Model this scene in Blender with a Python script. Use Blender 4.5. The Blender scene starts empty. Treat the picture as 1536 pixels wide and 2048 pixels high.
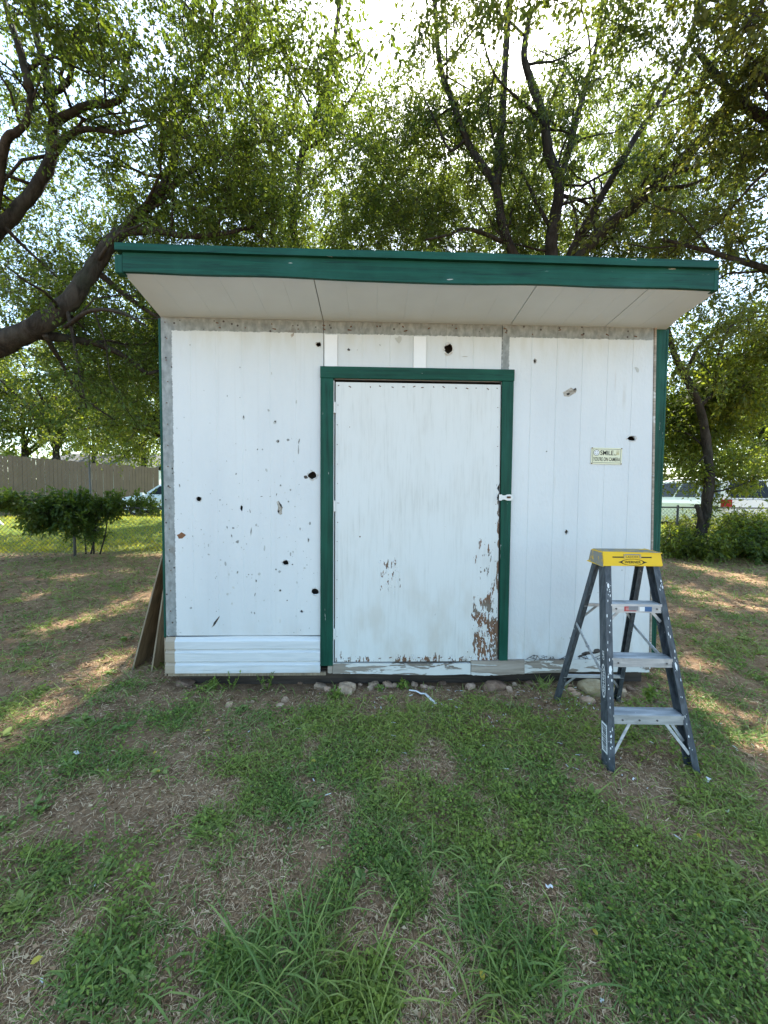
import bpy, bmesh, math, random
import numpy as np
from mathutils import Vector, Matrix

# ------------------------------------------------------------------ camera, sky, sun, exposure
scene = bpy.context.scene
COL = scene.collection
YAW, PITCH, ROLL = 0.02995, -0.04584, 0.00817
CAM = np.array([0.0, -3.0, 1.52])
FPX, PW, PH = 769.0, 1536.0, 2048.0
def cam_axes():
    cy, sy, cp, sp = math.cos(YAW), math.sin(YAW), math.cos(PITCH), math.sin(PITCH)
    f = np.array([sy*cp, cy*cp, sp]); r = np.array([cy, -sy, 0.0]); u = np.cross(r, f)
    c, s = math.cos(ROLL), math.sin(ROLL)
    return c*r+s*u, -s*r+c*u, f
RX, UX, FX = cam_axes()
cam_data = bpy.data.cameras.new('camera')
cam_data.sensor_fit = 'VERTICAL'; cam_data.sensor_height = 36.0
cam_data.lens = FPX/PH*36.0
cam_data.clip_start = 0.05; cam_data.clip_end = 500
cam = bpy.data.objects.new('camera', cam_data)
M = Matrix.Identity(4)
for i in range(3):
    M[i][0] = RX[i]; M[i][1] = UX[i]; M[i][2] = -FX[i]; M[i][3] = CAM[i]
cam.matrix_world = M
COL.objects.link(cam)
scene.camera = cam

SUN_EL, SUN_AZ = math.radians(54), math.radians(14)      # azimuth: from +Y (behind the shed) towards +X
world = bpy.data.worlds.new('World'); scene.world = world
world.use_nodes = True
wn = world.node_tree.nodes; wl = world.node_tree.links
sky = wn.new('ShaderNodeTexSky'); sky.sky_type = 'NISHITA'; sky.sun_disc = False
sky.sun_elevation = SUN_EL; sky.sun_rotation = SUN_AZ
sky.air_density = 1.0; sky.dust_density = 1.2; sky.ozone_density = 0.6
tint = wn.new('ShaderNodeMix'); tint.data_type = 'RGBA'; tint.blend_type = 'MULTIPLY'; tint.inputs[0].default_value = 1.0
tint.inputs[7].default_value = (.93, 0.985, 0.925, 1)          # the camera's white balance, same over the whole sky
wl.new(sky.outputs[0], tint.inputs[6]); wl.new(tint.outputs[2], wn['Background'].inputs[0])
wn['Background'].inputs[1].default_value = 0.15
sun_data = bpy.data.lights.new('sun', 'SUN'); sun_data.energy = 4.2; sun_data.angle = math.radians(0.5)
sun_data.color = (1.0, 0.95, 0.86)
sun = bpy.data.objects.new('sun', sun_data)
S = Vector((math.sin(SUN_AZ)*math.cos(SUN_EL), math.cos(SUN_AZ)*math.cos(SUN_EL), math.sin(SUN_EL)))
sun.rotation_euler = S.to_track_quat('Z', 'Y').to_euler(); sun.location = S*30
COL.objects.link(sun)
vs = scene.view_settings
vs.view_transform = 'Standard'; vs.look = 'None'; vs.gamma = 1; vs.use_curve_mapping = False
vs.exposure = 2.1
scene.cycles.max_bounces = 8; scene.cycles.diffuse_bounces = 4; scene.cycles.transparent_max_bounces = 8

# ------------------------------------------------------------------ helpers
def at(px, py, Y):
    d = FX + (px-PW/2)/FPX*RX - (py-PH/2)/FPX*UX
    return CAM + d*((Y-CAM[1])/d[1])
def gnd(px, py, z=0.0):
    d = FX + (px-PW/2)/FPX*RX - (py-PH/2)/FPX*UX
    return CAM + d*((z-CAM[2])/d[2])

def hash3(ix, iy, iz, seed):
    n = (ix.astype(np.int64)*374761393 + iy.astype(np.int64)*668265263 + iz.astype(np.int64)*2147483647*3 + seed*1274126177) & 0xffffffff
    n = ((n ^ (n >> 13))*1274126177) & 0xffffffff
    n = n ^ (n >> 16)
    return (n & 0xffff)/65535.0
def vnoise(p, seed=0):
    p = np.asarray(p, float)
    i = np.floor(p).astype(np.int64); f = p-i; f = f*f*(3-2*f)
    r = 0
    for a in (0, 1):
        for b in (0, 1):
            for c in (0, 1):
                w = (f[:, 0] if a else 1-f[:, 0])*(f[:, 1] if b else 1-f[:, 1])*(f[:, 2] if c else 1-f[:, 2])
                r = r + w*hash3(i[:, 0]+a, i[:, 1]+b, i[:, 2]+c, seed)
    return r
def fbm(p, seed=0, o=3):
    p = np.asarray(p, float); s = 0; a = 0.5; t = 0
    for k in range(o):
        s = s + a*vnoise(p*(2**k), seed+k*17); t += a; a *= 0.5
    return s/t
def fbm2(x, y, sc, seed=0, o=3):
    return fbm(np.stack([np.asarray(x)*sc, np.asarray(y)*sc, np.zeros_like(x)], -1), seed, o)
def sstep(a, b, x):
    t = np.clip((x-a)/(b-a), 0, 1); return t*t*(3-2*t)

def gz(x, y):
    x = np.atleast_1d(np.asarray(x, float)); y = np.atleast_1d(np.asarray(y, float))
    near = np.exp(-((np.hypot(x, y+1)/14)**2))
    z = (fbm2(x, y, 1.3, 5, 3)-0.5)*0.07*(0.3+0.7*near)+(fbm2(x, y, 9.0, 9, 2)-0.5)*0.022*near
    inside = sstep(-0.15, 0.2, y)*sstep(-1.9, -1.5, x)*sstep(2.6, 2.2, x)*sstep(2.7, 2.4, y)
    z = z*(1-0.8*inside)-0.03*inside
    z = z + 0.33*sstep(8.5, 14, y)
    return z
def gz1(x, y): return float(gz(x, y)[0])

def tag(o, label=None, cat=None, group=None, kind=None):
    if label: o['label'] = label
    if cat: o['category'] = cat
    if group: o['group'] = group
    if kind: o['kind'] = kind
    return o
def empty(name, loc, label, cat, group=None):
    o = bpy.data.objects.new(name, None); COL.objects.link(o); o.location = loc
    o.empty_display_size = 0.2
    return tag(o, label, cat, group)
def link_mesh(name, me, parent=None, loc=None):
    o = bpy.data.objects.new(name, me); COL.objects.link(o)
    if parent is not None:
        o.parent = parent
    if loc is not None: o.location = loc
    return o
def wloc(o):
    v = Vector((0, 0, 0))
    while o is not None:
        v = v+o.location; o = o.parent
    return v

class MB:
    """collects shapes given in world coordinates; build() links them as one mesh object"""
    def __init__(s): s.v = []; s.f = []; s.m = []
    def add(s, vs, fs, mi=0):
        b = len(s.v); s.v += [tuple(map(float, q)) for q in vs]
        s.f += [tuple(b+i for i in f) for f in fs]; s.m += [mi]*len(fs)
    def box(s, x0, x1, y0, y1, z0, z1, mi=0):
        s.add([(x0,y0,z0),(x1,y0,z0),(x1,y1,z0),(x0,y1,z0),(x0,y0,z1),(x1,y0,z1),(x1,y1,z1),(x0,y1,z1)],
              [(3,2,1,0),(4,5,6,7),(0,1,5,4),(1,2,6,5),(2,3,7,6),(3,0,4,7)], mi)
    def hexa(s, pts, mi=0):
        s.add(pts, [(3,2,1,0),(4,5,6,7),(0,1,5,4),(1,2,6,5),(2,3,7,6),(3,0,4,7)], mi)
    def loft(s, rings, caps=True, mi=0):
        n = len(rings[0]); b = []
        for r in rings: b += list(r)
        fs = []
        for k in range(len(rings)-1):
            for i in range(n):
                j = (i+1) % n
                fs.append((k*n+i, k*n+j, (k+1)*n+j, (k+1)*n+i))
        if caps:
            fs.append(tuple(reversed(range(n)))); fs.append(tuple(range((len(rings)-1)*n, len(rings)*n)))
        s.add(b, fs, mi)
    def bar(s, a, b, w, h, up=(0,0,1), mi=0):
        a = np.array(a, float); b = np.array(b, float); d = (b-a)/np.linalg.norm(b-a)
        r = np.cross(d, up); r /= np.linalg.norm(r); u = np.cross(r, d)
        q = [(-w/2,-h/2),(w/2,-h/2),(w/2,h/2),(-w/2,h/2)]
        s.loft([[p+r*i+u*j for i, j in q] for p in (a, b)], True, mi)
    def tube(s, pts, rad, n=8, mi=0):
        P = np.array(pts, float); rad = np.broadcast_to(rad, len(P))
        T = np.gradient(P, axis=0); T /= np.linalg.norm(T, axis=1)[:, None]
        r = np.cross(T[0], (0.3, 0.2, 1)); 
        if np.linalg.norm(r) < 1e-3: r = np.cross(T[0], (1, 0, 0))
        rings = []
        for p, t, q in zip(P, T, rad):
            r = r-t*np.dot(r, t); r /= np.linalg.norm(r); u = np.cross(t, r)
            rings.append([p+q*(math.cos(2*math.pi*k/n)*r+math.sin(2*math.pi*k/n)*u) for k in range(n)])
        s.loft(rings, True, mi)
    def build(s, name, mats, parent=None, smooth=False, bevel=0, origin=None):
        o = Vector(origin) if origin is not None else (wloc(parent) if parent is not None else Vector((0,0,0)))
        me = bpy.data.meshes.new(name)
        me.from_pydata([tuple(Vector(q)-o) for q in s.v], [], s.f)
        if not isinstance(mats, (list, tuple)): mats = [mats]
        for m in mats: me.materials.append(m)
        if len(mats) > 1:
            for p, i in zip(me.polygons, s.m): p.material_index = i
        bm = bmesh.new(); bm.from_mesh(me)
        bmesh.ops.recalc_face_normals(bm, faces=bm.faces)
        if bevel:
            es = [e for e in bm.edges if len(e.link_faces) == 2 and e.calc_face_angle(0) > 0.6]
            bmesh.ops.bevel(bm, geom=es, offset=bevel, segments=1, affect='EDGES')
        bm.to_mesh(me); bm.free()
        if smooth:
            for p in me.polygons: p.use_smooth = True
        ob = link_mesh(name, me, parent, None if parent is not None else o)
        return ob

def big_mesh(name, V, F, mat, smooth=False):
    """V (n,3) float, F (m,k) int, k constant"""
    me = bpy.data.meshes.new(name)
    V = np.ascontiguousarray(V, np.float32); F = np.ascontiguousarray(F, np.int32)
    me.vertices.add(len(V)); me.vertices.foreach_set('co', V.ravel())
    k = F.shape[1]
    me.loops.add(F.size); me.loops.foreach_set('vertex_index', F.ravel())
    me.polygons.add(len(F)); me.polygons.foreach_set('loop_start', np.arange(0, F.size, k, dtype=np.int32))
    if smooth: me.polygons.foreach_set('use_smooth', np.ones(len(F), bool))
    me.materials.append(mat)
    me.update(calc_edges=True)
    return me
def unit(a):
    return a/np.maximum(np.linalg.norm(a, axis=-1, keepdims=True), 1e-9)
def stamp(T, F, P, D, N0, L, W, bend=None):
    """many copies of a small template: T (k,3) = along, across, off-plane"""
    D = unit(D); Sd = unit(np.cross(D, N0)); N = np.cross(Sd, D)
    n = len(P); k = len(T); L = np.broadcast_to(L, n); W = np.broadcast_to(W, n)
    V = (P[:, None, :] + D[:, None, :]*(L[:, None]*T[None, :, 0])[:, :, None]
         + Sd[:, None, :]*(W[:, None]*T[None, :, 1])[:, :, None] + N[:, None, :]*(L[:, None]*T[None, :, 2])[:, :, None])
    if bend is not None:
        V[:, :, 2] -= (np.broadcast_to(bend, n)*L)[:, None]*(T[None, :, 0]**2)
    Fa = (F[None]+(np.arange(n)*k)[:, None, None]).reshape(-1, F.shape[1])
    return V.reshape(-1, 3), Fa
LEAF_T = np.array([(0,0,0),(.45,-.5,.06),(1,0,-.05),(.45,.5,.06)], float); LEAF_F = np.array([(0,1,2),(0,2,3)])
OVAL_T = np.array([(0,0,0),(.3,-.45,.05),(.7,-.42,.05),(1,0,0),(.7,.42,.05),(.3,.45,.05)], float); OVAL_F = np.array([(0,1,2),(0,2,3),(0,3,4),(0,4,5)])
BLADE_T = np.array([(0,-.5,0),(0,.5,0),(.35,-.45,0),(.35,.45,0),(.7,-.3,0),(.7,.3,0),(1,0,0),(1,0,0)], float)[:7]
BLADE_F = np.array([(0,1,3),(0,3,2),(2,3,5),(2,5,4),(4,5,6)])
STRAW_T = np.array([(0,-.5,0),(.5,-.5,.04),(1,-.4,0),(1,.4,0),(.5,.5,.04),(0,.5,0)], float); STRAW_F = np.array([(0,1,4),(0,4,5),(1,2,3),(1,3,4)])

# ------------------------------------------------------------------ materials
class NT:
    def __init__(s, name):
        s.m = bpy.data.materials.new(name); s.m.use_nodes = True
        s.t = s.m.node_tree; s.b = s.t.nodes['Principled BSDF']; s.out = s.t.nodes['Material Output']
        s.geo = None
    def n(s, ty, **kw):
        x = s.t.nodes.new(ty)
        for k, v in kw.items(): setattr(x, k, v)
        return x
    def lk(s, a, b): s.t.links.new(a, b)
    def pos(s):
        if s.geo is None: s.geo = s.n('ShaderNodeNewGeometry')
        return s.geo.outputs['Position']
    def island(s):
        s.pos(); return s.geo.outputs['Random Per Island']
    def scaled(s, sc):
        m = s.n('ShaderNodeMapping'); s.lk(s.pos(), m.inputs['Vector']); m.inputs['Scale'].default_value = sc
        return m.outputs[0]
    def noise(s, scale=1.0, sc=None, detail=4, rough=.55, off=(0,0,0), dist=0):
        m = s.n('ShaderNodeMapping'); s.lk(s.pos(), m.inputs['Vector'])
        m.inputs['Scale'].default_value = sc or (1,1,1); m.inputs['Location'].default_value = off
        x = s.n('ShaderNodeTexNoise'); s.lk(m.outputs[0], x.inputs['Vector'])
        x.inputs['Scale'].default_value = scale; x.inputs['Detail'].default_value = detail
        x.inputs['Roughness'].default_value = rough; x.inputs['Distortion'].default_value = dist
        return x.outputs['Fac']
    def math(s, op, a, b=0.0, clamp=False):
        x = s.n('ShaderNodeMath', operation=op, use_clamp=clamp)
        for i, q in enumerate((a, b)):
            if isinstance(q, (int, float)): x.inputs[i].default_value = q
            else: s.lk(q, x.inputs[i])
        return x.outputs[0]
    def sm(s, a, lo, hi, t0=0.0, t1=1.0):
        x = s.n('ShaderNodeMapRange', interpolation_type='SMOOTHSTEP')
        if isinstance(a, (int, float)): x.inputs[0].default_value = a
        else: s.lk(a, x.inputs[0])
        for i, v in zip((1, 2, 3, 4), (lo, hi, t0, t1)): x.inputs[i].default_value = v
        return x.outputs[0]
    def xyz(s):
        x = s.n('ShaderNodeSeparateXYZ'); s.lk(s.pos(), x.inputs[0]); return x.outputs
    def col(s, c):
        if isinstance(c, (tuple, list)):
            x = s.n('ShaderNodeRGB'); x.outputs[0].default_value = (*c, 1); return x.outputs[0]
        return c
    def mix(s, f, a, b, blend='MIX'):
        x = s.n('ShaderNodeMix', data_type='RGBA', blend_type=blend)
        if isinstance(f, (int, float)): x.inputs[0].default_value = f
        else: s.lk(f, x.inputs[0])
        s.lk(s.col(a), x.inputs[6]); s.lk(s.col(b), x.inputs[7])
        return x.outputs[2]
    def ramp(s, f, stops, interp='LINEAR'):
        x = s.n('ShaderNodeValToRGB'); s.lk(f, x.inputs[0]); r = x.color_ramp; r.interpolation = interp
        while len(r.elements) < len(stops): r.elements.new(0.5)
        for e, (p, c) in zip(r.elements, stops): e.position = p; e.color = (*c, 1)
        return x.outputs[0]
    def base(s, c, rough=.6, spec=.3, metal=0.0):
        s.lk(s.col(c), s.b.inputs['Base Color'])
        if isinstance(rough, (int, float)): s.b.inputs['Roughness'].default_value = rough
        else: s.lk(rough, s.b.inputs['Roughness'])
        s.b.inputs['Specular IOR Level'].default_value = spec; s.b.inputs['Metallic'].default_value = metal
        return s
    def bump(s, h, strength=.3, dist=.01):
        x = s.n('ShaderNodeBump'); s.lk(h, x.inputs['Height'])
        x.inputs['Strength'].default_value = strength; x.inputs['Distance'].default_value = dist
        s.lk(x.outputs[0], s.b.inputs['Normal']); return s

def mat_plain(name, c, rough=.6, spec=.3, metal=0, var=.15, sc=20, bump=.1):
    t = NT(name); n = t.noise(sc)
    t.base(t.mix(n, tuple(q*(1-var) for q in c), tuple(min(1, q*(1+var)) for q in c)), rough, spec, metal)
    if bump: t.bump(n, bump, .005)
    return t.m
def mat_leaf(name, cols, trans, tf=.42, yellow=0.0, gloss=.35):
    t = NT(name)
    r = t.island()
    c = t.ramp(r, [(i/(len(cols)-1), q) for i, q in enumerate(cols)])
    big = t.noise(.9, detail=2)
    c = t.mix(t.sm(big, .38, .66, 0, .55), c, tuple(q*f for q, f in zip(cols[-1], (1.25, 1.05, .8))))
    t.base(c, .5, gloss)
    tr = t.n('ShaderNodeBsdfTranslucent')
    t.lk(t.mix(r, trans, tuple(q*f for q, f in zip(trans, (1.45, 1.15, .8)))), tr.inputs[0])
    mx = t.n('ShaderNodeMixShader'); mx.inputs[0].default_value = tf
    t.lk(t.b.outputs[0], mx.inputs[1]); t.lk(tr.outputs[0], mx.inputs[2]); t.lk(mx.outputs[0], t.out.inputs[0])
    return t.m

def mat_siding():
    t = NT('white_siding_paint'); X, Y, Z = t.xyz()
    paint = t.mix(t.sm(t.noise(2.2, sc=(1,1,.35)), .3, .75), (.63,.65,.645), (.57,.595,.60))
    streak = t.noise(30, sc=(1,1,.02), detail=3)
    paint = t.mix(t.sm(streak, .55, .9, 0, .35), paint, (.46,.46,.43))
    drip = t.math('MULTIPLY', t.sm(t.noise(22, sc=(1,1,.05), detail=2, off=(7,1,3)), .60, .70), t.sm(t.noise(4, sc=(1,1,.6), off=(1,5,2)), .52, .68))
    paint = t.mix(t.math('MULTIPLY', drip, .30), paint, (.40,.35,.27))
    low = t.math('MULTIPLY', t.sm(Z, .62, .12), t.sm(t.noise(9, sc=(1,1,.4)), .38, .66))
    paint = t.mix(t.math('MULTIPLY', low, .42), paint, (.42,.36,.28))
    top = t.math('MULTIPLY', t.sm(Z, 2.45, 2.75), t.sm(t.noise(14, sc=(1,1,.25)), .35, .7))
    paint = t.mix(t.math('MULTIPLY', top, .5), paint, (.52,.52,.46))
    # bare grey siding where the old trim boards came off
    jag = t.math('MULTIPLY', t.math('SUBTRACT', t.noise(60, detail=3), .5), .022)
    jag2 = t.math('MULTIPLY', t.math('SUBTRACT', t.noise(8, detail=2), .5), .012)
    jag = t.math('ADD', jag, jag2)
    a = t.sm(t.math('ADD', Z, jag), 2.739, 2.743)
    b = t.math('MULTIPLY', t.sm(t.math('ADD', X, jag), -1.519, -1.523), t.sm(Z, .395, .397))
    c = t.math('MULTIPLY', t.sm(t.math('ADD', X, jag), .994, .996), t.sm(t.math('ADD', X, jag), 1.052, 1.048))
    c = t.math('MULTIPLY', c, t.sm(Z, 2.40, 2.41))
    beige = t.math('MULTIPLY', t.sm(t.math('ADD', X, t.math('MULTIPLY', jag, .35)), -1.529, -1.531), t.sm(Z, .397, .395))
    bare = t.math('MAXIMUM', a, t.math('MAXIMUM', b, c))
    g = t.mix(t.sm(t.noise(26, sc=(1,1,.6), detail=5), .3, .75), (.185,.20,.195), (.33,.35,.34))
    g = t.mix(t.sm(t.noise(7), .58, .72, 0, .7), g, (.15,.125,.10))
    v = t.n('ShaderNodeTexVoronoi'); t.lk(t.scaled((1,1,1)), v.inputs['Vector']); v.inputs['Scale'].default_value = 17
    g = t.mix(t.sm(v.outputs['Distance'], .16, .10), g, (.05,.04,.035))
    col = t.mix(bare, paint, g)
    col = t.mix(beige, col, t.mix(t.noise(40, sc=(.2,1,1)), (.30,.25,.18), (.44,.38,.29)))
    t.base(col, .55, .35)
    h = t.math('ADD', t.math('MULTIPLY', t.noise(55, sc=(1,1,.45), detail=5), .6), t.math('MULTIPLY', t.noise(13), .9))
    t.bump(t.math('ADD', h, t.math('MULTIPLY', bare, -.3)), .65, .006)
    return t.m
def mat_lap():
    t = NT('lap_board_paint'); X, Y, Z = t.xyz()
    grain = t.noise(16, sc=(.12,1,2.2), detail=5, dist=1.2)
    paint = t.mix(t.sm(grain, .35, .7), (.64,.655,.655), (.54,.565,.57))
    paint = t.mix(t.math('MULTIPLY', t.sm(Z, .2, .1), t.sm(t.noise(6), .4, .75, 0, .5)), paint, (.45,.40,.32))
    jag = t.math('MULTIPLY', t.math('SUBTRACT', t.noise(50), .5), .008)
    beige = t.sm(t.math('ADD', X, jag), -1.527, -1.530)
    wood = t.mix(grain, (.27,.21,.15), (.45,.38,.29))
    t.base(t.mix(beige, paint, wood), .6, .3).bump(grain, .5, .006)
    return t.m
def mat_door():
    t = NT('weathered_door_paint'); X, Y, Z = t.xyz()
    fine = t.noise(64, sc=(1,1,.06), detail=5, rough=.7)
    broad = t.noise(3.2, sc=(1,1,.55), detail=3)
    c = t.mix(t.sm(fine, .48, .86), (.645,.66,.64), (.545,.56,.53))
    c = t.mix(t.sm(broad, .42, .70, 0, .5), c, t.mix(t.sm(fine, .35, .65), (.63,.635,.60), (.50,.50,.465)))
    lowz = t.sm(Z, 1.25, .3)
    c = t.mix(t.math('MULTIPLY', lowz, t.sm(t.noise(5, sc=(1,1,.5), off=(3,0,1)), .42, .7, 0, .7)), c, (.53,.50,.44))
    # flaked-off patches: lower right corner, lower edge, a cluster in the middle
    fl = t.noise(17, sc=(1,1,.42), detail=6, rough=.68, dist=.8)
    fl2 = t.noise(52, sc=(1,1,.26), detail=4, rough=.6)
    fl = t.math('ADD', t.math('MULTIPLY', fl, .45), t.math('MULTIPLY', fl2, .55))
    corner = t.math('MULTIPLY', t.sm(X, .66, .90), t.sm(Z, 1.12, .45))
    corner = t.math('MULTIPLY', t.math('MAXIMUM', corner, t.math('MULTIPLY', t.sm(X, .58, .9), t.sm(Z, .42, .2))), .74)
    edge = t.math('MULTIPLY', t.sm(Z, .30, .19), .54)
    dx = t.math('MULTIPLY', t.math('SUBTRACT', X, .135), 7.5); dz = t.math('MULTIPLY', t.math('SUBTRACT', Z, .90), 5.2)
    rr = t.math('ADD', t.math('MULTIPLY', dx, dx), t.math('MULTIPLY', dz, dz))
    mid = t.math('MULTIPLY', t.sm(rr, 1.4, 0.0), .45)
    dx2 = t.math('MULTIPLY', t.math('SUBTRACT', X, .88), 8); dz2 = t.math('MULTIPLY', t.math('SUBTRACT', Z, .98), 4)
    mid2 = t.math('MULTIPLY', t.sm(t.math('ADD', t.math('MULTIPLY', dx2, dx2), t.math('MULTIPLY', dz2, dz2)), 1.4, 0), .44)
    redge = t.math('MULTIPLY', t.math('MULTIPLY', t.sm(X, .965, .99), t.sm(Z, 1.75, 1.5)), .60)
    w = t.math('MAXIMUM', t.math('MAXIMUM', corner, edge), t.math('MAXIMUM', t.math('MAXIMUM', mid, mid2), redge))
    thr = t.math('SUBTRACT', t.math('ADD', fl, t.math('MULTIPLY', w, .285)), .675)
    mask = t.sm(thr, 0, .012)
    wood = t.mix(t.sm(fine, .3, .7), (.23,.12,.068), (.11,.065,.042))
    wood = t.mix(t.sm(t.noise(6), .45, .65), wood, (.17,.145,.115))
    rim = t.math('MULTIPLY', t.sm(thr, -.03, 0), .35)
    c = t.mix(rim, c, (.76,.77,.76))
    c = t.mix(mask, c, wood)
    t.base(c, .62, .25)
    t.bump(t.math('ADD', t.math('MULTIPLY', fine, .5), t.math('MULTIPLY', mask, -.8)), .5, .005)
    return t.m
def mat_green(name, horiz=True):
    t = NT(name)
    g = t.noise(24, sc=(.06,1,1.6) if horiz else (1.6,1,.06), detail=5, rough=.65, dist=.6)
    c = t.mix(t.sm(g, .35, .7), (.003,.040,.026), (.006,.072,.046))
    c = t.mix(t.sm(t.noise(3), .4, .7, 0, .5), c, (.010,.085,.055))
    ch = t.noise(30, sc=(.25,1,1.6) if horiz else (1.6,1,.25), detail=5)
    c = t.mix(t.sm(t.noise(5, sc=(.5,1,1) if horiz else (1,1,.5), off=(9,2,4)), .5, .75, 0, .45), c, (.020,.105,.085))
    c = t.mix(t.sm(t.noise(38, sc=(.10,1,2.2) if horiz else (2.2,1,.10), detail=4, off=(3,3,3)), .60, .70, 0, .7), c, (.003,.022,.018))
    c = t.mix(t.sm(ch, .715, .735), c, (.38,.40,.36))
    t.base(c, .55, .2).bump(g, .6, .006)
    return t.m
def mat_wood(name, a, b, sc=(.08,1,2), bump=.5, gap=None, paint=None, pthr=.5):
    t = NT(name)
    g = t.noise(20, sc=sc, detail=6, rough=.65, dist=.8)
    c = t.mix(t.sm(g, .3, .72), a, b)
    c = t.mix(t.sm(t.noise(5), .5, .75, 0, .5), c, tuple(q*.6 for q in a))
    h = g
    if paint:
        pn = t.math('ADD', t.math('MULTIPLY', t.noise(9, sc=(.35,1,1.6), detail=6, dist=.7), .8), t.math('MULTIPLY', g, .2))
        pm = t.sm(pn, pthr-.01, pthr+.01)
        pc = t.mix(t.noise(5), paint, tuple(q*.82 for q in paint))
        pc = t.mix(t.sm(t.noise(18, sc=(.3,1,1)), .55, .75, 0, .6), pc, tuple(q*f for q, f in zip(paint, (.66,.58,.47))))
        c = t.mix(pm, pc, c); h = t.math('SUBTRACT', t.math('MULTIPLY', g, .4), pm)
    t.base(c, .75, .2).bump(h, bump, .006)
    return t.m
def mat_ground():
    t = NT('dirt_ground'); X, Y, Z = t.xyz()
    big = t.noise(.9, detail=4); mid = t.noise(6, detail=6, rough=.7); fine = t.noise(60, detail=5, rough=.75)
    c = t.mix(t.sm(mid, .3, .7), (.165,.095,.050), (.325,.205,.115))
    thatch = t.noise(70, sc=(1,.35,1), detail=5, rough=.75, dist=2.5)
    c = t.mix(t.math('MULTIPLY', t.sm(thatch, .48, .68), t.sm(big, .35, .6, .35, .9)), c, (.40,.30,.20))
    c = t.mix(t.sm(fine, .55, .75, 0, .6), c, (.075,.052,.038))
    # turf beyond the fence line and green growth in the soil's own patches
    turf = t.math('MULTIPLY', t.sm(Y, 6.2, 7.5), t.sm(t.math('ADD', X, t.math('MULTIPLY', mid, 2.)), 1., -2.))
    turf = t.math('MAXIMUM', turf, t.sm(Y, 9., 11.))
    c = t.mix(turf, c, t.mix(mid, (.07,.12,.018), (.13,.17,.035)))
    t.base(c, .95, .1)
    t.bump(t.math('ADD', mid, t.math('MULTIPLY', fine, .5)), .9, .03)
    return t.m
def mat_island(name, stops, rough=.8, spec=.15):
    t = NT(name); t.base(t.ramp(t.island(), stops), rough, spec); return t.m
def mat_bark():
    t = NT('bark')
    n = t.noise(9, sc=(1,1,.35), detail=6, rough=.7, dist=.6); m = t.noise(2.2)
    c = t.mix(t.sm(n, .3, .7), (.018,.015,.012), (.066,.056,.046))
    c = t.mix(t.sm(m, .5, .7, 0, .5), c, (.045,.052,.038))
    t.base(c, .9, .1).bump(n, .9, .04); return t.m
def mat_stone(name, a, b):
    t = NT(name); n = t.noise(16, detail=6, rough=.7)
    c = t.mix(t.sm(n, .3, .7), a, b)
    c = t.mix(t.sm(t.noise(6, detail=4), .52, .7, 0, .7), c, (.16,.11,.075))
    t.base(c, .9, .15).bump(n, .7, .02); return t.m
def mat_fibre():
    t = NT('dark_grey_fibreglass')
    n = t.noise(60, sc=(1,1,.25), detail=5)
    c = t.mix(t.sm(n, .3, .75), (.028,.035,.043), (.085,.098,.11))
    c = t.mix(t.sm(t.noise(7, sc=(1,1,.6)), .48, .75, 0, .5), c, (.14,.15,.16))
    sp = t.noise(55, sc=(1,1,.55), detail=3, rough=.5, off=(5,1,2)); gate = t.noise(6, off=(2,7,4))
    c = t.mix(t.math('MULTIPLY', t.sm(sp, .69, .73), t.sm(gate, .46, .58)), c, (.62,.64,.64))
    t.base(c, .5, .35).bump(n, .2, .004); return t.m
def mat_alu():
    t = NT('scuffed_aluminium')
    n = t.noise(40, sc=(.15,1,1), detail=5); m = t.noise(9, detail=5)
    c = t.mix(t.sm(n, .3, .7), (.36,.375,.39), (.58,.59,.60))
    c = t.mix(t.sm(m, .52, .72, 0, .55), c, (.22,.22,.22))
    c = t.mix(t.sm(t.noise(70, off=(4,4,1)), .70, .73), c, (.75,.76,.76))
    t.base(c, .5, .5, .55).bump(n, .15, .003); return t.m
def mat_yellow(scuff):
    t = NT('yellow_cap_plastic' if scuff < .5 else 'scuffed_yellow_cap_plastic')
    n = t.noise(34, sc=(.4,1,1), detail=6, rough=.7)
    c = t.mix(t.noise(9), (.78,.50,.012), (.70,.43,.010))
    if scuff < .5:
        c = t.mix(t.sm(n, .66, .78, 0, .5), c, (.25,.22,.12))
    else:
        c = t.mix(t.sm(n, .30, .52), c, t.mix(n, (.12,.12,.11), (.33,.32,.28)))
    t.base(c, .5, .35).bump(n, .25, .004); return t.m

SID = mat_siding(); LAP = mat_lap(); DOOR = mat_door()
GRH = mat_green('green_board_paint', True); GRV = mat_green('green_upright_paint', False)
SOF = mat_plain('soffit_paint', (.60,.685,.72), .7, .2, 0, .07, 5, .12)
PALE = mat_plain('white_batten_paint', (.76,.77,.77), .55, .3, 0, .06, 9, .2)
DARKWOOD = mat_wood('dark_skid_timber', (.045,.035,.028), (.09,.07,.055))
SILL = mat_wood('peeling_sill_timber', (.17,.14,.11), (.33,.29,.24), paint=(.66,.66,.62), pthr=.53)
GREYWOOD = mat_wood('bare_weathered_timber', (.22,.18,.14), (.42,.37,.31), paint=(.6,.59,.55), pthr=.40)
PLY = mat_wood('old_plywood', (.20,.14,.08), (.36,.255,.15), sc=(1,1,.12), bump=.3)
PLYEDGE = mat_wood('plywood_edge', (.22,.17,.115), (.34,.28,.2), sc=(2,2,.1), bump=.3)
JAMB = mat_plain('dark_jamb', (.05,.045,.04), .8, .1)
CHIP = mat_island('exposed_board_chips', [(0,(.22,.225,.21)),(.4,(.40,.41,.39)),(1,(.56,.56,.52))], .9)
CHIPD = mat_plain('dark_chip', (.08,.07,.062), .9, .1)
BROWNPATCH = mat_plain('brown_bare_patch', (.20,.10,.055), .9, .1, 0, .3, 60)
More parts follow.
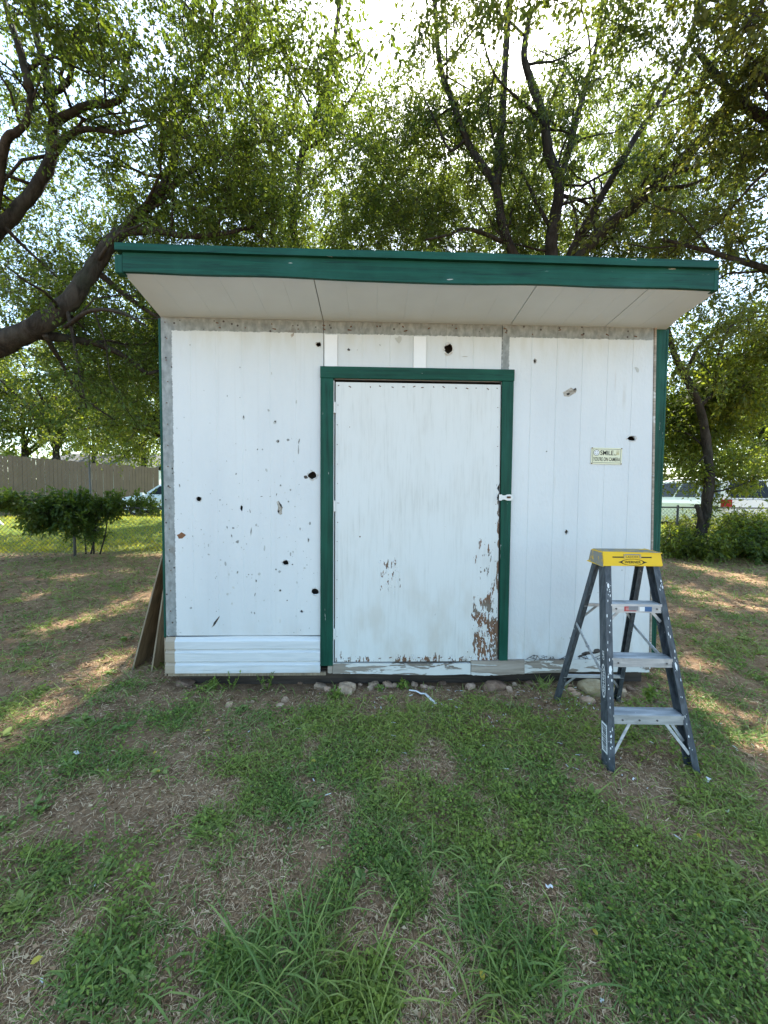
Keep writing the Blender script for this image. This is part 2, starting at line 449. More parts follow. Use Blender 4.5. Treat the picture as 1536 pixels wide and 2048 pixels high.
GOUGE = mat_wood('torn_fibre', (.20,.17,.13), (.55,.52,.46), sc=(1,1,1), bump=.8)
TORN = mat_wood('torn_paint_rim', (.40,.38,.34), (.72,.73,.72), sc=(1,1,1), bump=.8)
HINGE = mat_plain('painted_metal', (.66,.67,.65), .5, .4, .1, .15, 70, .3)
RUST = mat_plain('rusty_metal', (.16,.09,.055), .8, .2, .2, .3, 60, .3)
BLACK = mat_plain('black_print', (.018,.02,.018), .6, .2, 0, 0, 10, 0)
CREAM = mat_plain('cream_enamel', (.66,.66,.47), .4, .4, 0, .05, 10, 0)
WHITEP = mat_plain('white_print', (.72,.73,.72), .5, .3, 0, .05, 30, 0)
FIB = mat_fibre(); ALU = mat_alu(); YEL = mat_yellow(.2); YELS = mat_yellow(.9)
RUB = mat_plain('black_rubber', (.03,.03,.032), .8, .2)
REDP = mat_plain('red_print', (.42,.05,.05), .5, .3, 0, .1, 30, 0); BLUEP = mat_plain('blue_print', (.05,.12,.25), .5, .3, 0, .1, 30, 0)
BARK = mat_bark()
DIRT = mat_ground()
GALV = mat_plain('weathered_galvanised', (.13,.13,.125), .6, .4, .4, .2, 30, .1)
TAN = mat_plain('tan_fence_panel', (.165,.122,.09), .85, .1, 0, .16, 3, .2)
LEAF_A = mat_leaf('leaf_dark', [(.028,.058,.014),(.040,.082,.018),(.062,.105,.022)], (.14,.22,.022), .40)
LEAF_C = mat_leaf('leaf_mid', [(.030,.055,.018),(.045,.080,.022),(.070,.100,.028)], (.15,.215,.030), .40)
LEAF_E = mat_leaf('leaf_olive', [(.036,.058,.014),(.052,.078,.018),(.078,.096,.022)], (.14,.17,.022))
LEAF_Y = mat_leaf('leaf_bright', [(.045,.085,.016),(.065,.11,.020),(.10,.13,.024)], (.22,.30,.03), .48)
LEAF_B = mat_leaf('leaf_backlit', [(.042,.075,.018),(.060,.100,.022),(.085,.12,.028)], (.18,.26,.030), .46)
LEAF_V = mat_leaf('leaf_vine', [(.028,.062,.014),(.042,.085,.018),(.062,.105,.022)], (.15,.24,.025))
CLOVER = mat_leaf('clover_leaf', [(.050,.095,.018),(.135,.215,.036),(.25,.325,.062)], (.12,.25,.05), .3, gloss=.3)
GRASS = mat_leaf('grass_blade', [(.10,.165,.040),(.175,.26,.064),(.29,.35,.105)], (.14,.25,.05), .3)
LAWN = mat_leaf('lawn_blade', [(.09,.13,.018),(.13,.16,.022),(.18,.19,.03)], (.40,.42,.04), .5)
STRAW = mat_island('dry_straw', [(0,(.19,.115,.06)),(.4,(.39,.26,.145)),(.8,(.60,.43,.26)),(1,(.74,.58,.38))])
LITTER = mat_island('dry_leaf_litter', [(0,(.11,.065,.036)),(.4,(.24,.14,.075)),(.8,(.38,.25,.14)),(1,(.50,.38,.23))])
FLAKE = mat_island('paint_flakes', [(0,(.5,.48,.44)),(1,(.78,.78,.76))])
YLEAF = mat_leaf('fallen_yellow_leaf', [(.45,.34,.04),(.5,.40,.06),(.42,.42,.08)], (.5,.4,.05), .3)
ST1 = mat_stone('pale_stone', (.34,.225,.145), (.56,.41,.28)); ST2 = mat_stone('brown_stone', (.17,.10,.065), (.30,.20,.135))
ST3 = mat_stone('pink_stone', (.42,.26,.17), (.58,.41,.29)); ST4 = mat_stone('yellowish_stone', (.30,.22,.12), (.48,.40,.26))

# ------------------------------------------------------------------ ground
def axis(fine, a, b, far0, far1, n):
    mid = np.arange(a, b+1e-6, fine)
    lo = a-np.geomspace(fine, a-far0, n)[::-1]; hi = b+np.geomspace(fine, far1-b, n)
    return np.concatenate([lo, mid, hi])
gx = axis(.04, -5, 5, -160, 160, 45); gy = axis(.035, -3.4, 1.5, -60, 220, 55)
GX, GY = np.meshgrid(gx, gy)
V = np.stack([GX.ravel(), GY.ravel(), gz(GX.ravel(), GY.ravel())], -1)
nx, ny = len(gx), len(gy)
idx = np.arange(nx*ny).reshape(ny, nx)
F = np.stack([idx[:-1,:-1], idx[:-1,1:], idx[1:,1:], idx[1:,:-1]], -1).reshape(-1, 4)
tag(link_mesh('ground', big_mesh('ground', V, F, DIRT, True)), kind='structure')

# ------------------------------------------------------------------ shed
SX0, SX1, DEP = -1.60, 2.30, 2.5
shed = empty('shed', (.35, 0, 0), 'white painted plywood shed with green trim, slanted roof and peeling door', 'shed')
rng = random.Random(4)
def bool_cut(ob, cutter):
    md = ob.modifiers.new('cut', 'BOOLEAN'); md.object = cutter; md.operation = 'DIFFERENCE'; md.solver = 'EXACT'
    bpy.context.view_layer.update()
    dg = bpy.context.evaluated_depsgraph_get()
    me = bpy.data.meshes.new_from_object(ob.evaluated_get(dg))
    ob.modifiers.clear(); ob.data = me
    bpy.data.objects.remove(cutter)
def sheet(x0, x1, z0, z1, grooves, holes, yf=0.0, th=.014, xt=None, gd=.0026):
    """a grooved siding sheet standing in the wall plane; xt: x of the right edge at the top"""
    prof = [(x0, yf)]
    for g in grooves:
        if x0+.02 < g < x1-.02: prof += [(g-.0045, yf), (g-.0022, yf+gd), (g+.0022, yf+gd), (g+.0045, yf)]
    prof += [(x1, yf), (x1, yf+th), (x0, yf+th)]
    top = [(xt if (xt is not None and abs(x-x1) < 1e-6) else x, y) for x, y in prof]
    mb = MB(); mb.loft([[(x, y, z0) for x, y in prof], [(x, y, z1) for x, y in top]])
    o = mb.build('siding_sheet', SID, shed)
    if holes:
        cb = MB()
        for (px, py, rx, ry) in holes:
            c = at(px, py, 0); k = 11; ring = []
            s = 3.0/FPX*1.02
            for i in range(k):
                a = 2*math.pi*i/k; q = rng.uniform(.72, 1.2)
                ring.append((c[0]+rx*s*q*math.cos(a), c[2]+ry*s*q*math.sin(a)))
            ring = [(c[0]+(x-c[0])*.9, c[2]+(z-c[2])*.9) for x, z in ring]
            cb.loft([[(x, -.05, z) for x, z in ring], [(x, .05, z) for x, z in ring]])
        cut = cb.build('cutter', SID)
        bool_cut(o, cut)
    return o
gl = [at(p, 700, 0)[0] for p in (381, 432, 484, 540, 592)]
gr = [at(p, 700, 0)[0] for p in (1063, 1114, 1165, 1216, 1266)]
gm = [at(p, 700, 0)[0] for p in (725, 780, 892, 946)]
sheet(SX0, -.384, .405, 2.835, gl, [(625,950,10,9),(631,1183,8,8),(637,689,5.5,5.5),(398,998,5.5,5.5),(571,1125,7,6),(483,1016,3.2,6.5),(603,1223,3.4,3)], gd=.0012)
sheet(-.380, .991, 2.40, 2.833, gm, [(897,697,9,11)], yf=.003)
sheet(.995, 2.253, .205, 2.834, gr, [(1263,877,10,6.5),(1070,722,3.5,5),(1133,1064,4,5)], xt=2.185)
def torn_rim(px, py, rx, ry, seed):
    rg_ = random.Random(seed); c = at(px, py, 0); s_ = 3.0/FPX; k = 16; mb = MB(); P = []
    for i in range(k):
        a = 2*math.pi*i/k; i0 = rg_.uniform(.85, 1.1); o0 = i0+rg_.uniform(.10, .45)
        P.append([(c[0]+rx*.92*s_*q*math.cos(a), c[2]+ry*.92*s_*q*math.sin(a)) for q in (i0, o0)]+[rg_.uniform(-.006,-.0015)])
    for i in range(k):
        a, b = P[i], P[(i+1) % k]
        if rg_.random() < .8: mb.loft([[(a[0][0],a[2],a[0][1]),(a[1][0],-.0008,a[1][1]),(b[1][0],-.0008,b[1][1]),(b[0][0],b[2],b[0][1])],[(a[0][0],.001,a[0][1]),(a[1][0],.0006,a[1][1]),(b[1][0],.0006,b[1][1]),(b[0][0],.001,b[0][1])]])
    mb.build('torn_rim', TORN, shed)
for i, h in enumerate([(625,950,10,9),(631,1183,8,8),(398,998,5.5,5.5),(571,1125,7,6),(637,689,5.5,5.5),(897,697,9,11),(1263,877,10,6.5),(1133,1064,4,5),(1070,722,3.5,5)]): torn_rim(*h, 40+i)
# narrow torn slot edges, gouges and chips
def blob(mb, px, py, rx, ry, y=-.0012, rot=0, k=9, jag=.35, th=.002):
    c = at(px, py, 0); s = 3.0/FPX*1.02; ring = []
    for i in range(k):
        a = 2*math.pi*i/k; q = rng.uniform(1-jag, 1+jag)
        u, w = rx*s*q*math.cos(a), ry*s*q*math.sin(a)
        ring.append((c[0]+u*math.cos(rot)-w*math.sin(rot), c[2]+u*math.sin(rot)+w*math.cos(rot)))
    mb.loft([[(x, y, z) for x, z in ring], [(x, y+th, z) for x, z in ring]])
def gouge(m, *blobs):
    mb = MB()
    for b in blobs: blob(mb, *b[:4], rot=b[4] if len(b) > 4 else 0, jag=.4)
    return mb.build('gouge', m, shed)
gouge(GOUGE, (1142,784,13,9,.3)); gouge(CHIPD, (1136,788,4,2,.4)); gouge(CHIPD, (1150,779,3,2,.6)); gouge(CHIPD, (612,954,3.6,3.2))
gouge(GOUGE, (560,1016,5,11,.25)); gouge(CHIPD, (561,1010,1.6,5,.4),(557,1022,1.4,4,-.2))
gouge(BROWNPATCH, (362,1071,7.5,5,.1)); gouge(CHIPD, (433,1241,11,2.2,.98)); gouge(GOUGE, (430,1247,10,1.2,.95))
gouge(CHIP, (1274,739,4,5,.4)); gouge(CHIP, (797,679,6,6,.0)); gouge(CHIPD, (697,699,2.6,2.2,.0))
gouge(CHIPD, (1180,1306,17,4,.05),(1195,1302,8,4,.1),(1165,1311,9,2.4,.3),(1210,1312,8,2.4,-.2))
gouge(GOUGE, (585,670,2.5,5,-.5))
chips = [(593,804,1.5,4),(487,835,2,5),(537,821,2.5,3.5),(550,844,4,4),(556,883,4,4),(576,880,3,3),(598,883,1.5,8),(597,900,1.2,10),(515,899,1.5,2),(525,899,1.5,2),
 (533,940,2.5,4),(472,948,1.5,3),(359,971,1.5,4),(440,1000,1.5,2),(561,971,2,3),(570,985,1.5,2),(581,980,2,2),(577,1003,2.5,2),(500,1022,1.2,4),(553,989,1,4),(540,993,2,1),
 (454,1055,1.5,4),(466,1056,3,2),(502,1063,1.6,9),(512,1050,2,4),(600,1058,1.5,4),(620,1047,2.5,4),(617,1080,2,5),(463,1072,1.5,5),(475,1083,4,4),(408,1068,1.5,2),(417,1090,1.8,4),
 (529,1096,1.6,6),(493,1088,1,2),(483,1095,1.5,2),(417,1109,3,2),(451,1128,1.8,5),(441,1120,2,1.5),(475,1145,2.2,4),(497,1149,2,1.5),(504,1149,2,1.5),(518,1148,4,3),(559,1143,4,3),(552,1139,2,2),
 (512,1162,2.4,4),(458,1149,1.4,3),(581,1109,1.5,5),(586,1104,1.2,3),(594,1165,2,3),(560,1181,4,3.5),(455,1188,3,3),(467,1175,3,3),(510,1189,1.2,4),(464,1207,2.5,3),(382,1216,3,2.6),(433,1153,1.5,1.5),
 (503,1225,1.5,2.5),(509,1226,1.5,2.5),(528,1201,2,2),(560,1242,1.2,6),(574,1201,2,2),(590,1013,2,1.5),(523,993,3,1),(609,1136,3,2),(585,1129,2,1.5),
 (380,690,2,1),(480,735,1.5,2),(543,747,1.2,3),(480,795,1.2,1),(420,846,1.2,1.2),(354,857,1,2),(1093,903,1.6,1.6),(1196,1185,2,1.2),(1127,1278,2,2),(1123,1276,1.4,3),(1140,1276,1.2,2.5),(1207,1287,2.4,1.6),(1244,1140,1.6,1.6),
 (1146,1290,1.2,5),(1122,1305,2,2),(715,700,1,1),(760,690,1,2),(930,713,5,.6)]
mb = MB(); md = MB()
for i, (px, py, rx, ry) in enumerate(chips):
    if py > 1320: continue
    r = rng.uniform(-.25, .25)
    blob(mb, px, py, rx*.8, ry*.8, rot=r)
    if rng.random() < .36: blob(md, px+rx*.2, py-ry*.15, rx*.4, ry*.5, y=-.002, rot=r, th=.0015)
for i in range(150):
    px, py = rng.uniform(350, 635), min(1265, rng.gauss(1090, 110))
    blob(mb, px, py, rng.uniform(.35,1.0), rng.uniform(.5,1.6), rot=rng.uniform(-.5,.5), k=5)
tag(mb.build('paint_chips', CHIP, shed), kind='stuff'); tag(md.build('chip_pits', CHIPD, shed), kind='stuff')
mb = MB()
for x in np.arange(SX0+.03, SX1-.1, .2):
    for z in (2.80, 2.77):
        if rng.random() < .7: blob(mb, *[0,0], 1.2, 1.2) if False else mb.tube([(x+rng.uniform(-.03,.03), -.003, z+rng.uniform(-.01,.01)), (x, .004, z)], .0045, 6)
for z in np.arange(.6, 2.7, .16):
    mb.tube([(-1.56+rng.uniform(-.012,.012), -.003, z), (-1.56, .004, z)], .004, 6)
tag(mb.build('nail_heads', RUST, shed), kind='stuff')
# rotted fringe at the foot of the right-hand sheet
mb = MB(); rg = random.Random(8)
for i in range(46):
    x = rg.uniform(1.24, 2.2); z = .205
    a = (x, -.004, z+rg.uniform(0,.006)); b = (x+rg.uniform(-.06,.06), -.012-rg.uniform(0,.012), z+rg.uniform(.004,.045))
    c = (b[0]+rg.uniform(-.03,.03), b[1]-.004, b[2]-rg.uniform(.0,.02))
    mb.tube([a, b, c], .0018, 4)
tag(mb.build('rotted_fringe', CHIPD, shed), kind='stuff')

# lap boards at lower left (each one overlaps the one below)
for z0, z1, y in ((.302,.398,-.012), (.204,.308,-.014), (.112,.210,-.016)):
    mb = MB(); n = 40; rows = []
    for k in range(n+1):
        x = SX0-.002+(1.198)*k/n
        w = .0035*math.sin(x*5+z0*40) if z0 > .3 else 0
        rows.append([(x, y-.004, z0+w*.4), (x, y-.006, z0+.004+w*.4), (x, y-.006, z1-.034), (x, y+.010, z1-.014), (x, y+.012, z1+w), (x, .014, z1+w), (x, .014, z0+w*.4)])
    mb.loft(rows); mb.build('lap_board', LAP, shed)
mb = MB(); mb.box(SX0+.01, -.36, -.008, .02, .086, .110); mb.build('bottom_plate', PLYEDGE, shed)
# battens over the door
for a, b in ((650, 675), (827, 852)):
    xa, xb = at(a, 700, 0)[0], at(b, 700, 0)[0]
    mb = MB(); mb.box(xa, xb, -.013, .002, 2.482, 2.728); mb.build('batten', PALE, shed, bevel=.002)
# door frame: three green boards
DL, DR = -.402, 1.085
mb = MB(); mb.hexa([(DL,-.026,.168),(-.304,-.026,.168),(-.304,-.004,.168),(DL,-.004,.168),(DL,-.026,2.398),(-.304,-.026,2.398),(-.304,-.004,2.398),(DL,-.004,2.398)]); mb.build('frame_board', GRV, shed, bevel=.003)
mb = MB(); mb.hexa([(1.018,-.026,.184),(DR+.0,-.026,.184),(DR,-.004,.184),(1.018,-.004,.184),(.992,-.026,2.398),(DR-.002,-.026,2.398),(DR-.002,-.004,2.398),(.992,-.004,2.398)]); mb.build('frame_board', GRV, shed, bevel=.003)
mb = MB(); mb.box(DL-.002, DR+.002, -.027, -.004, 2.4, 2.488); mb.build('frame_board', GRH, shed, bevel=.003)
# door opening lining
mb = MB(); mb.box(-.318,-.300,-.003,.09,.17,2.41); mb.box(.996,1.03,-.003,.09,.17,2.41); mb.box(-.318,1.03,-.003,.09,2.405,2.43); mb.build('door_jamb', JAMB, shed)
mb = MB(); mb.box(-.3035,-.2985,-.012,.03,.19,2.385); mb.build('jamb_strip', PALE, shed)
# door slab with a ragged right edge
mb = MB(); n = 60; L, Rr = [], []; rg = random.Random(2)
for k in range(n+1):
    z = .196+(2.374-.196)*k/n
    xr = .984+.020*(1-k/n)
    if .55 < (z-.196)/2.18 < .66: xr -= rg.choice((0, 0, .006, .014, .018))
    if .42 < (z-.196)/2.18 < .5: xr -= rg.choice((0, .004, .010))
    L.append(z); Rr.append(xr)
rows = [[(-.287-.002*(1-k/n), -.012, L[k]), (Rr[k], -.012, L[k]), (Rr[k], .02, L[k]), (-.287-.002*(1-k/n), .02, L[k])] for k in range(n+1)]
mb.loft(rows); door = mb.build('door', DOOR, shed)
door['label'] = 'weathered white plywood door flaking to brown at its lower right corner'
mb = MB(); rg = random.Random(5)
for i in range(16):
    x = -.27+1.23*i/15
    for z in (2.345, .225):
        if rg.random() < .8: mb.tube([(x+rg.uniform(-.02,.02), -.0135, z+rg.uniform(-.01,.01)), (x, -.011, z)], .0035, 6)
for z in np.arange(.4, 2.3, .15):
    for x in (-.272, .968):
        mb.tube([(x+rg.uniform(-.006,.006), -.0135, z), (x, -.011, z)], .003, 6)
c = at(720, 1073, 0); mb.tube([(c[0], -.014, c[2]), (c[0], -.011, c[2])], .006, 8)
nb = mb.build('nail_heads', RUST, door); nb['kind'] = 'stuff'
rg = np.random.default_rng(31); nf = 150                     # curled flakes of paint lifting round the bare wood
fx_ = np.concatenate([1.0-np.abs(rg.normal(0,.09,nf))-.012, rg.uniform(-.28,.98,60), rg.normal(.135,.05,24)]); fz_ = np.concatenate([.2+np.abs(rg.normal(0,.24,nf)), rg.uniform(.2,.245,60), rg.normal(.9,.06,24)])
k = (fx_ < .985) & (fz_ > .2); fx_, fz_ = fx_[k], fz_[k]; nf = len(fx_)
V, F = stamp(OVAL_T*np.array((1,1,3)), OVAL_F, np.stack([fx_-.35, np.full(nf,-.0135), fz_], -1), np.stack([rg.normal(0,.35,nf), -rg.uniform(.1,.5,nf), rg.choice((-1,1),nf)*1.0], -1), np.stack([rg.normal(0,.3,nf), -np.ones(nf), rg.normal(0,.3,nf)], -1), rg.uniform(.006,.022,nf), rg.uniform(.003,.008,nf))
cu = link_mesh('paint_curls', big_mesh('paint_curls', V, F, PALE), door); cu['kind'] = 'stuff'
for py in (815, 1012, 1268):
    c = at(668, py, -.02); x = -.295
    mb = MB(); mb.tube([(x,-.020,c[2]-.042),(x,-.020,c[2]+.042)], .0075, 8)
    mb.box(x-.006, x+.011, -.016, -.0125, c[2]-.04, c[2]+.04)
    for q in (-.015, .015): mb.tube([(x,-.020,c[2]+q-.001),(x,-.020,c[2]+q+.001)], .0085, 8)
    mb.build('hinge', HINGE, door)
# hasp: strap over the right frame board
hz = at(1012, 995, -.03)[2]; hx0, hx1 = at(998, 995, -.03)[0], at(1026, 995, -.03)[0]
mb = MB(); r = []
hw = [(0,.030),(.018,.030),(.026,.022),(.04,.020),(.05,.024),(.062,.030),(.085,.031),(.097,.027),(.105,.018),(.109,.006)]
sc = (hx1-hx0)/.109
mb.loft([[(hx0+a*sc,-.036,hz-b*.78),(hx0+a*sc,-.036,hz+b*.78),(hx0+a*sc,-.030,hz+b*.78),(hx0+a*sc,-.030,hz-b*.78)] for a, b in hw])
hasp = mb.build('hasp', HINGE, door, bevel=0)
hc = hx0+.074*sc
mb = MB()
th = np.linspace(0, math.pi, 9)
mb.tube([(hc+.013*math.cos(a), -.036-.016*math.sin(a), hz+.004) for a in th], .004, 6); mb.box(hc-.014, hc+.014, -.038, -.0355, hz-.006, hz+.010)
mb.build('staple', RUST, hasp)
mb = MB(); mb.box(SX0+.03, SX1-.03, .085, .10, .13, 2.72); mb.build('light_block_sheet', JAMB, shed)  # unseen dark sheet added behind the siding so no stray sun shows through its holes
# corner boards
mb = MB(); mb.box(2.206, 2.302, .0155, .04, .13, 2.833); mb.box(2.303, 2.322, .017, .11, .13, 2.833); mb.build('corner_board', GRV, shed, bevel=.003)
mb = MB(); mb.hexa([(2.256,-.006,.205),(2.268,-.006,.205),(2.268,.014,.205),(2.256,.014,.205),(2.188,-.006,2.833),(2.204,-.006,2.833),(2.204,.014,2.833),(2.188,.014,2.833)]); mb.build('edge_strip', GREYWOOD, shed)
mb = MB(); mb.box(SX0-.022, SX0-.003, .004, .06, .39, 2.83); mb.build('corner_board', GRV, shed, bevel=.002)
mb = MB(); mb.box(SX0-.018, SX0-.004, .000, .05, .085, .385); mb.build('edge_strip', PLYEDGE, shed)
# sill and base boards
def warped(x0, x1, z0, z1, y, m, name, seed, amp=.006):
    rg2 = np.random.default_rng(seed); n = 24; rows = []
    w = amp*np.sin(np.linspace(0, 5, n+1)+seed); e = rg2.normal(0, .0014, n+1)
    for k in range(n+1):
        x = x0+(x1-x0)*k/n
        rows.append([(x, y+w[k]*.6, z0+w[k]+e[k]), (x, y+.004+w[k]*.6, z1+w[k]*.3+e[k]*.6), (x, y+.04, z1+w[k]*.3), (x, y+.04, z0+w[k])])
    b = MB(); b.loft(rows); return b.build(name, m, shed)
warped(-.305, .789, .098, .184, -.024, SILL, 'sill_board', 1)
warped(-.345, -.308, .104, .184, -.012, GREYWOOD, 'sill_block', 2, .001)
warped(.793, 1.222, .092, .206, -.030, GREYWOOD, 'sill_board', 3, .004)
warped(1.226, 2.249, .100, .203, -.014, SILL, 'base_board', 5, .004)
# skids, floor, side walls, back wall, roof
for y in (.09, 1.2, 2.3):
    mb = MB(); mb.box(SX0+.05, SX1-.04, y, y+.09, -.03, .086); mb.build('skid_beam', DARKWOOD, shed)
mb = MB(); mb.box(SX0+.02, SX1-.03, .06, DEP-.02, .088, .115); mb.build('floor_deck', DARKWOOD, shed)
mb = MB(); mb.hexa([(SX0-.001,.022,.10),(SX0+.012,.022,.10),(SX0+.012,DEP,.10),(SX0-.001,DEP,.10),(SX0-.001,.022,2.83),(SX0+.012,.022,2.83),(SX0+.012,DEP,2.44),(SX0-.001,DEP,2.44)]); mb.build('side_wall', PALE, shed)
mb = MB(); mb.hexa([(SX1-.012,.042,.10),(SX1,.042,.10),(SX1,DEP,.10),(SX1-.012,DEP,.10),(SX1-.012,.042,2.83),(SX1,.042,2.83),(SX1,DEP,2.44),(SX1-.012,DEP,2.44)]); mb.build('side_wall', PALE, shed)
mb = MB(); mb.box(SX0+.014, SX1-.014, DEP-.014, DEP, .12, 2.43); mb.build('rear_wall', PALE, shed)
YF = -.47                                           # line of the fascia
sl = (2.905-2.838)/(-YF)
def sofz(y): return 2.838-sl*y
# soffit panels with open seams
seams = [SX0-.002, -.385, 1.055, 1.795, SX1-.004]
for k in range(4):
    a, b = seams[k]+(.003 if k else 0), seams[k+1]-(.003 if k < 3 else 0)
    g = [x for x in np.arange(SX0+.2, SX1, .2033) if a+.03 < x < b-.03]
    pr = [(a,0)]
    for x in g: pr += [(x-.002,0),(x-.001,.0012),(x+.001,.0012),(x+.002,0)]
    pr += [(b,0),(b,.012),(a,.012)]
    def fx(x): return -1.578 if abs(x-seams[0]) < 1e-6 else 2.205 if abs(x-seams[4]) < 1e-6 else x
    def tz(x): return (x+1.6)/3.9
    mb = MB(); mb.loft([[(fx(x), YF+.004, 2.899-.026*tz(x)+z) for x, z in pr], [(x, .012, 2.838-.006*tz(x)+z) for x, z in pr], [(x, .035, 2.838-.006*tz(x)+z) for x, z in pr]])
    mb.build('soffit_panel', SOF, shed)
mb = MB(); mb.hexa([(-1.56,YF+.006,2.935),(2.21,YF+.006,2.935),(2.21,DEP+.3,2.50),(-1.56,DEP+.3,2.50),(-1.60,YF+.055,3.03),(2.22,YF+.055,3.03),(2.22,DEP+.3,2.62),(-1.60,DEP+.3,2.62)]); mb.build('roof_deck', mat_plain('roof_felt', (.07,.07,.07), .9, .1), shed)
# fascia, top trim, rakes: slightly wavy lower edge
mb = MB(); n = 60; rows = []
for k in range(n+1):
    t = k/n; x = -1.566+(2.216+1.566)*t
    zb = 2.892-.018*t-.012*math.exp(-((x-.25)/.4)**2)+.0025*math.sin(x*7.3); zt = 3.0105-.011*t
    rows.append([(x,YF-.020,zb),(x,YF-.020,zt),(x,YF+.002,zt),(x,YF+.002,zb)])
mb.loft(rows); mb.build('fascia_board', GRH, shed, bevel=0)
mb = MB(); n = 40; rows = []; rgt = np.random.default_rng(4)
for k in range(n+1):
    t = k/n; x = -1.601+(2.225+1.601)*t; w = .0022*math.sin(x*2.9)+.001*math.sin(x*11)
    rows.append([(x,YF-.042,3.0125-.0125*t+w*.5),(x,YF-.040,3.055-.007*t+w),(x,YF+.05,3.055-.007*t+w),(x,YF+.05,3.0125-.0125*t+w*.5)])
mb.loft(rows); mb.build('fascia_trim', GRH, shed)
for xa, xb, zb in ((-1.614,-1.5675,2.886), (2.2175,2.250,2.869)):
    mb = MB(); mb.box(xa, xb, YF-.022, YF+.03, zb, 2.997); mb.build('end_block', GRV, shed, bevel=.003)
    mb = MB(); mb.hexa([(xa,YF+.031,2.945),(xb,YF+.031,2.945),(xb,DEP+.3,2.49),(xa,DEP+.3,2.49),(xa,YF+.031,2.997),(xb,YF+.031,2.997),(xb,DEP+.3,2.57),(xa,DEP+.3,2.57)]); mb.build('rake_board', GRH, shed)

# ------------------------------------------------------------------ lettering helper
def lettering(name, s, m, parent, origin, xd, yd, width, height, off=.0006):
    cu = bpy.data.curves.new(name, 'FONT'); cu.body = s; cu.extrude = .0; cu.offset = .012
    o = bpy.data.objects.new(name, cu); COL.objects.link(o); bpy.context.view_layer.update()
    me = bpy.data.meshes.new_from_object(o.evaluated_get(bpy.context.evaluated_depsgraph_get()))
    bpy.data.objects.remove(o)
    v = np.array([q.co[:] for q in me.vertices]); lo, hi = v.min(0), v.max(0)
    xd, yd = np.array(xd, float), np.array(yd, float); xd /= np.linalg.norm(xd); yd /= np.linalg.norm(yd); nd = np.cross(xd, yd)
    w0 = np.array(wloc(parent))
    for q in me.vertices:
        a = (q.co.x-lo[0])/(hi[0]-lo[0])*width; b = (q.co.y-lo[1])/(hi[1]-lo[1])*height
        p = np.array(origin)+xd*a+yd*b+nd*off-w0
        q.co = p
    me.materials.clear(); me.materials.append(m)
    return link_mesh(name, me, parent)

# ------------------------------------------------------------------ warning sign
c = at(1213, 912, -.004); SWd, SHt = .246, .128
sign = empty('warning_sign', (c[0], -.006, c[2]), 'small cream sign with smiley face and black lettering on right side of shed wall', 'sign')
ang = -.012; xd = np.array((math.cos(ang), 0, math.sin(ang))); zd = np.array((-math.sin(ang), 0, math.cos(ang)))
o3 = np.array((c[0], -.006, c[2]))
def sp(a, b, y=0): return o3+xd*a+zd*b+np.array((0, y, 0))
mb = MB(); mb.loft([[sp(a*SWd/2, b*SHt/2, y) for a, b in ((-1,-1),(1,-1),(1,1),(-1,1))] for y in (0, .003)]); mb.build('plate', CREAM, sign)
mb = MB(); t_ = .0022; bw, bh = SWd/2-.010, SHt/2-.010
for (a0,a1,b0,b1) in ((-bw,bw,bh-t_,bh),(-bw,bw,-bh,-bh+t_),(-bw,-bw+t_,-bh+t_,bh-t_),(bw-t_,bw,-bh+t_,bh-t_)):
    mb.loft([[sp(a,b,y) for a,b in ((a0,b0),(a1,b0),(a1,b1),(a0,b1))] for y in (-.0008, .0005)])
mb.build('printed_border', BLACK, sign)
yd3 = zd
lettering('lettering', 'SMILE', BLACK, sign, sp(-.052, .006, -.0004), xd, zd, .105, .037)
lettering('lettering', "YOU'RE ON CAMERA", BLACK, sign, sp(-.108, -.040, -.0004), xd, zd, .216, .030)
lettering('lettering', 'for', mat_plain('brown_print', (.16,.13,.06), .6, .2, 0, 0, 9, 0), sign, sp(.058, .004, -.0004), xd, zd, .022, .015)
def ringmb(mb, a, b, r0, r1, y, k=24, t0=0, t1=2*math.pi):
    for i in range(k):
        q = [t0+(t1-t0)*j/k for j in (i, i+1)]
        mb.add([sp(a+r0*math.cos(q[0]),b+r0*math.sin(q[0]),y), sp(a+r1*math.cos(q[0]),b+r1*math.sin(q[0]),y), sp(a+r1*math.cos(q[1]),b+r1*math.sin(q[1]),y), sp(a+r0*math.cos(q[1]),b+r0*math.sin(q[1]),y)], [(0,1,2,3)])
mb = MB(); mb.loft([[sp(-.083+.022*math.cos(2*math.pi*i/24), .024+.022*math.sin(2*math.pi*i/24), y) for i in range(24)] for y in (-.0007, .0005)]); face = mb.build('smiley_face', WHITEP, sign)
mb = MB(); ringmb(mb, -.083, .024, .0212, .024, -.0012); ringmb(mb, -.083, .026, .0135, .0155, -.0012, 12, math.pi*1.12, math.pi*1.88)
for e in (-.0075, .0075): ringmb(mb, -.083+e, .031, .0, .0026, -.0012, 10)
mb.build('face_print', BLACK, face)
mb = MB()      # little pointing hand printed at the upper right
for (a0,a1,b0,b1) in ((.076,.100,.010,.030),(.078,.083,.030,.047),(.087,.091,.030,.049),(.094,.099,.030,.044)):
    mb.loft([[sp(a,b,y) for a,b in ((a0+.003,b0),(a1-.003,b0),(a1,b0+.004),(a1-.001,b1),(a0+.001,b1),(a0,b0+.004))] for y in (-.0007,.0005)])
mb.build('hand_print', mat_plain('tan_print', (.50,.45,.26), .6, .2, 0, 0, 9, 0), sign)
for a in (-1, 1):
    for b in (-1, 1):
        mb = MB(); p = sp(a*(SWd/2-.005), b*(SHt/2-.004)); mb.tube([p+np.array((0,-.003,0)), p+np.array((0,.002,0))], .0045, 8); mb.build('screw', RUST, sign)

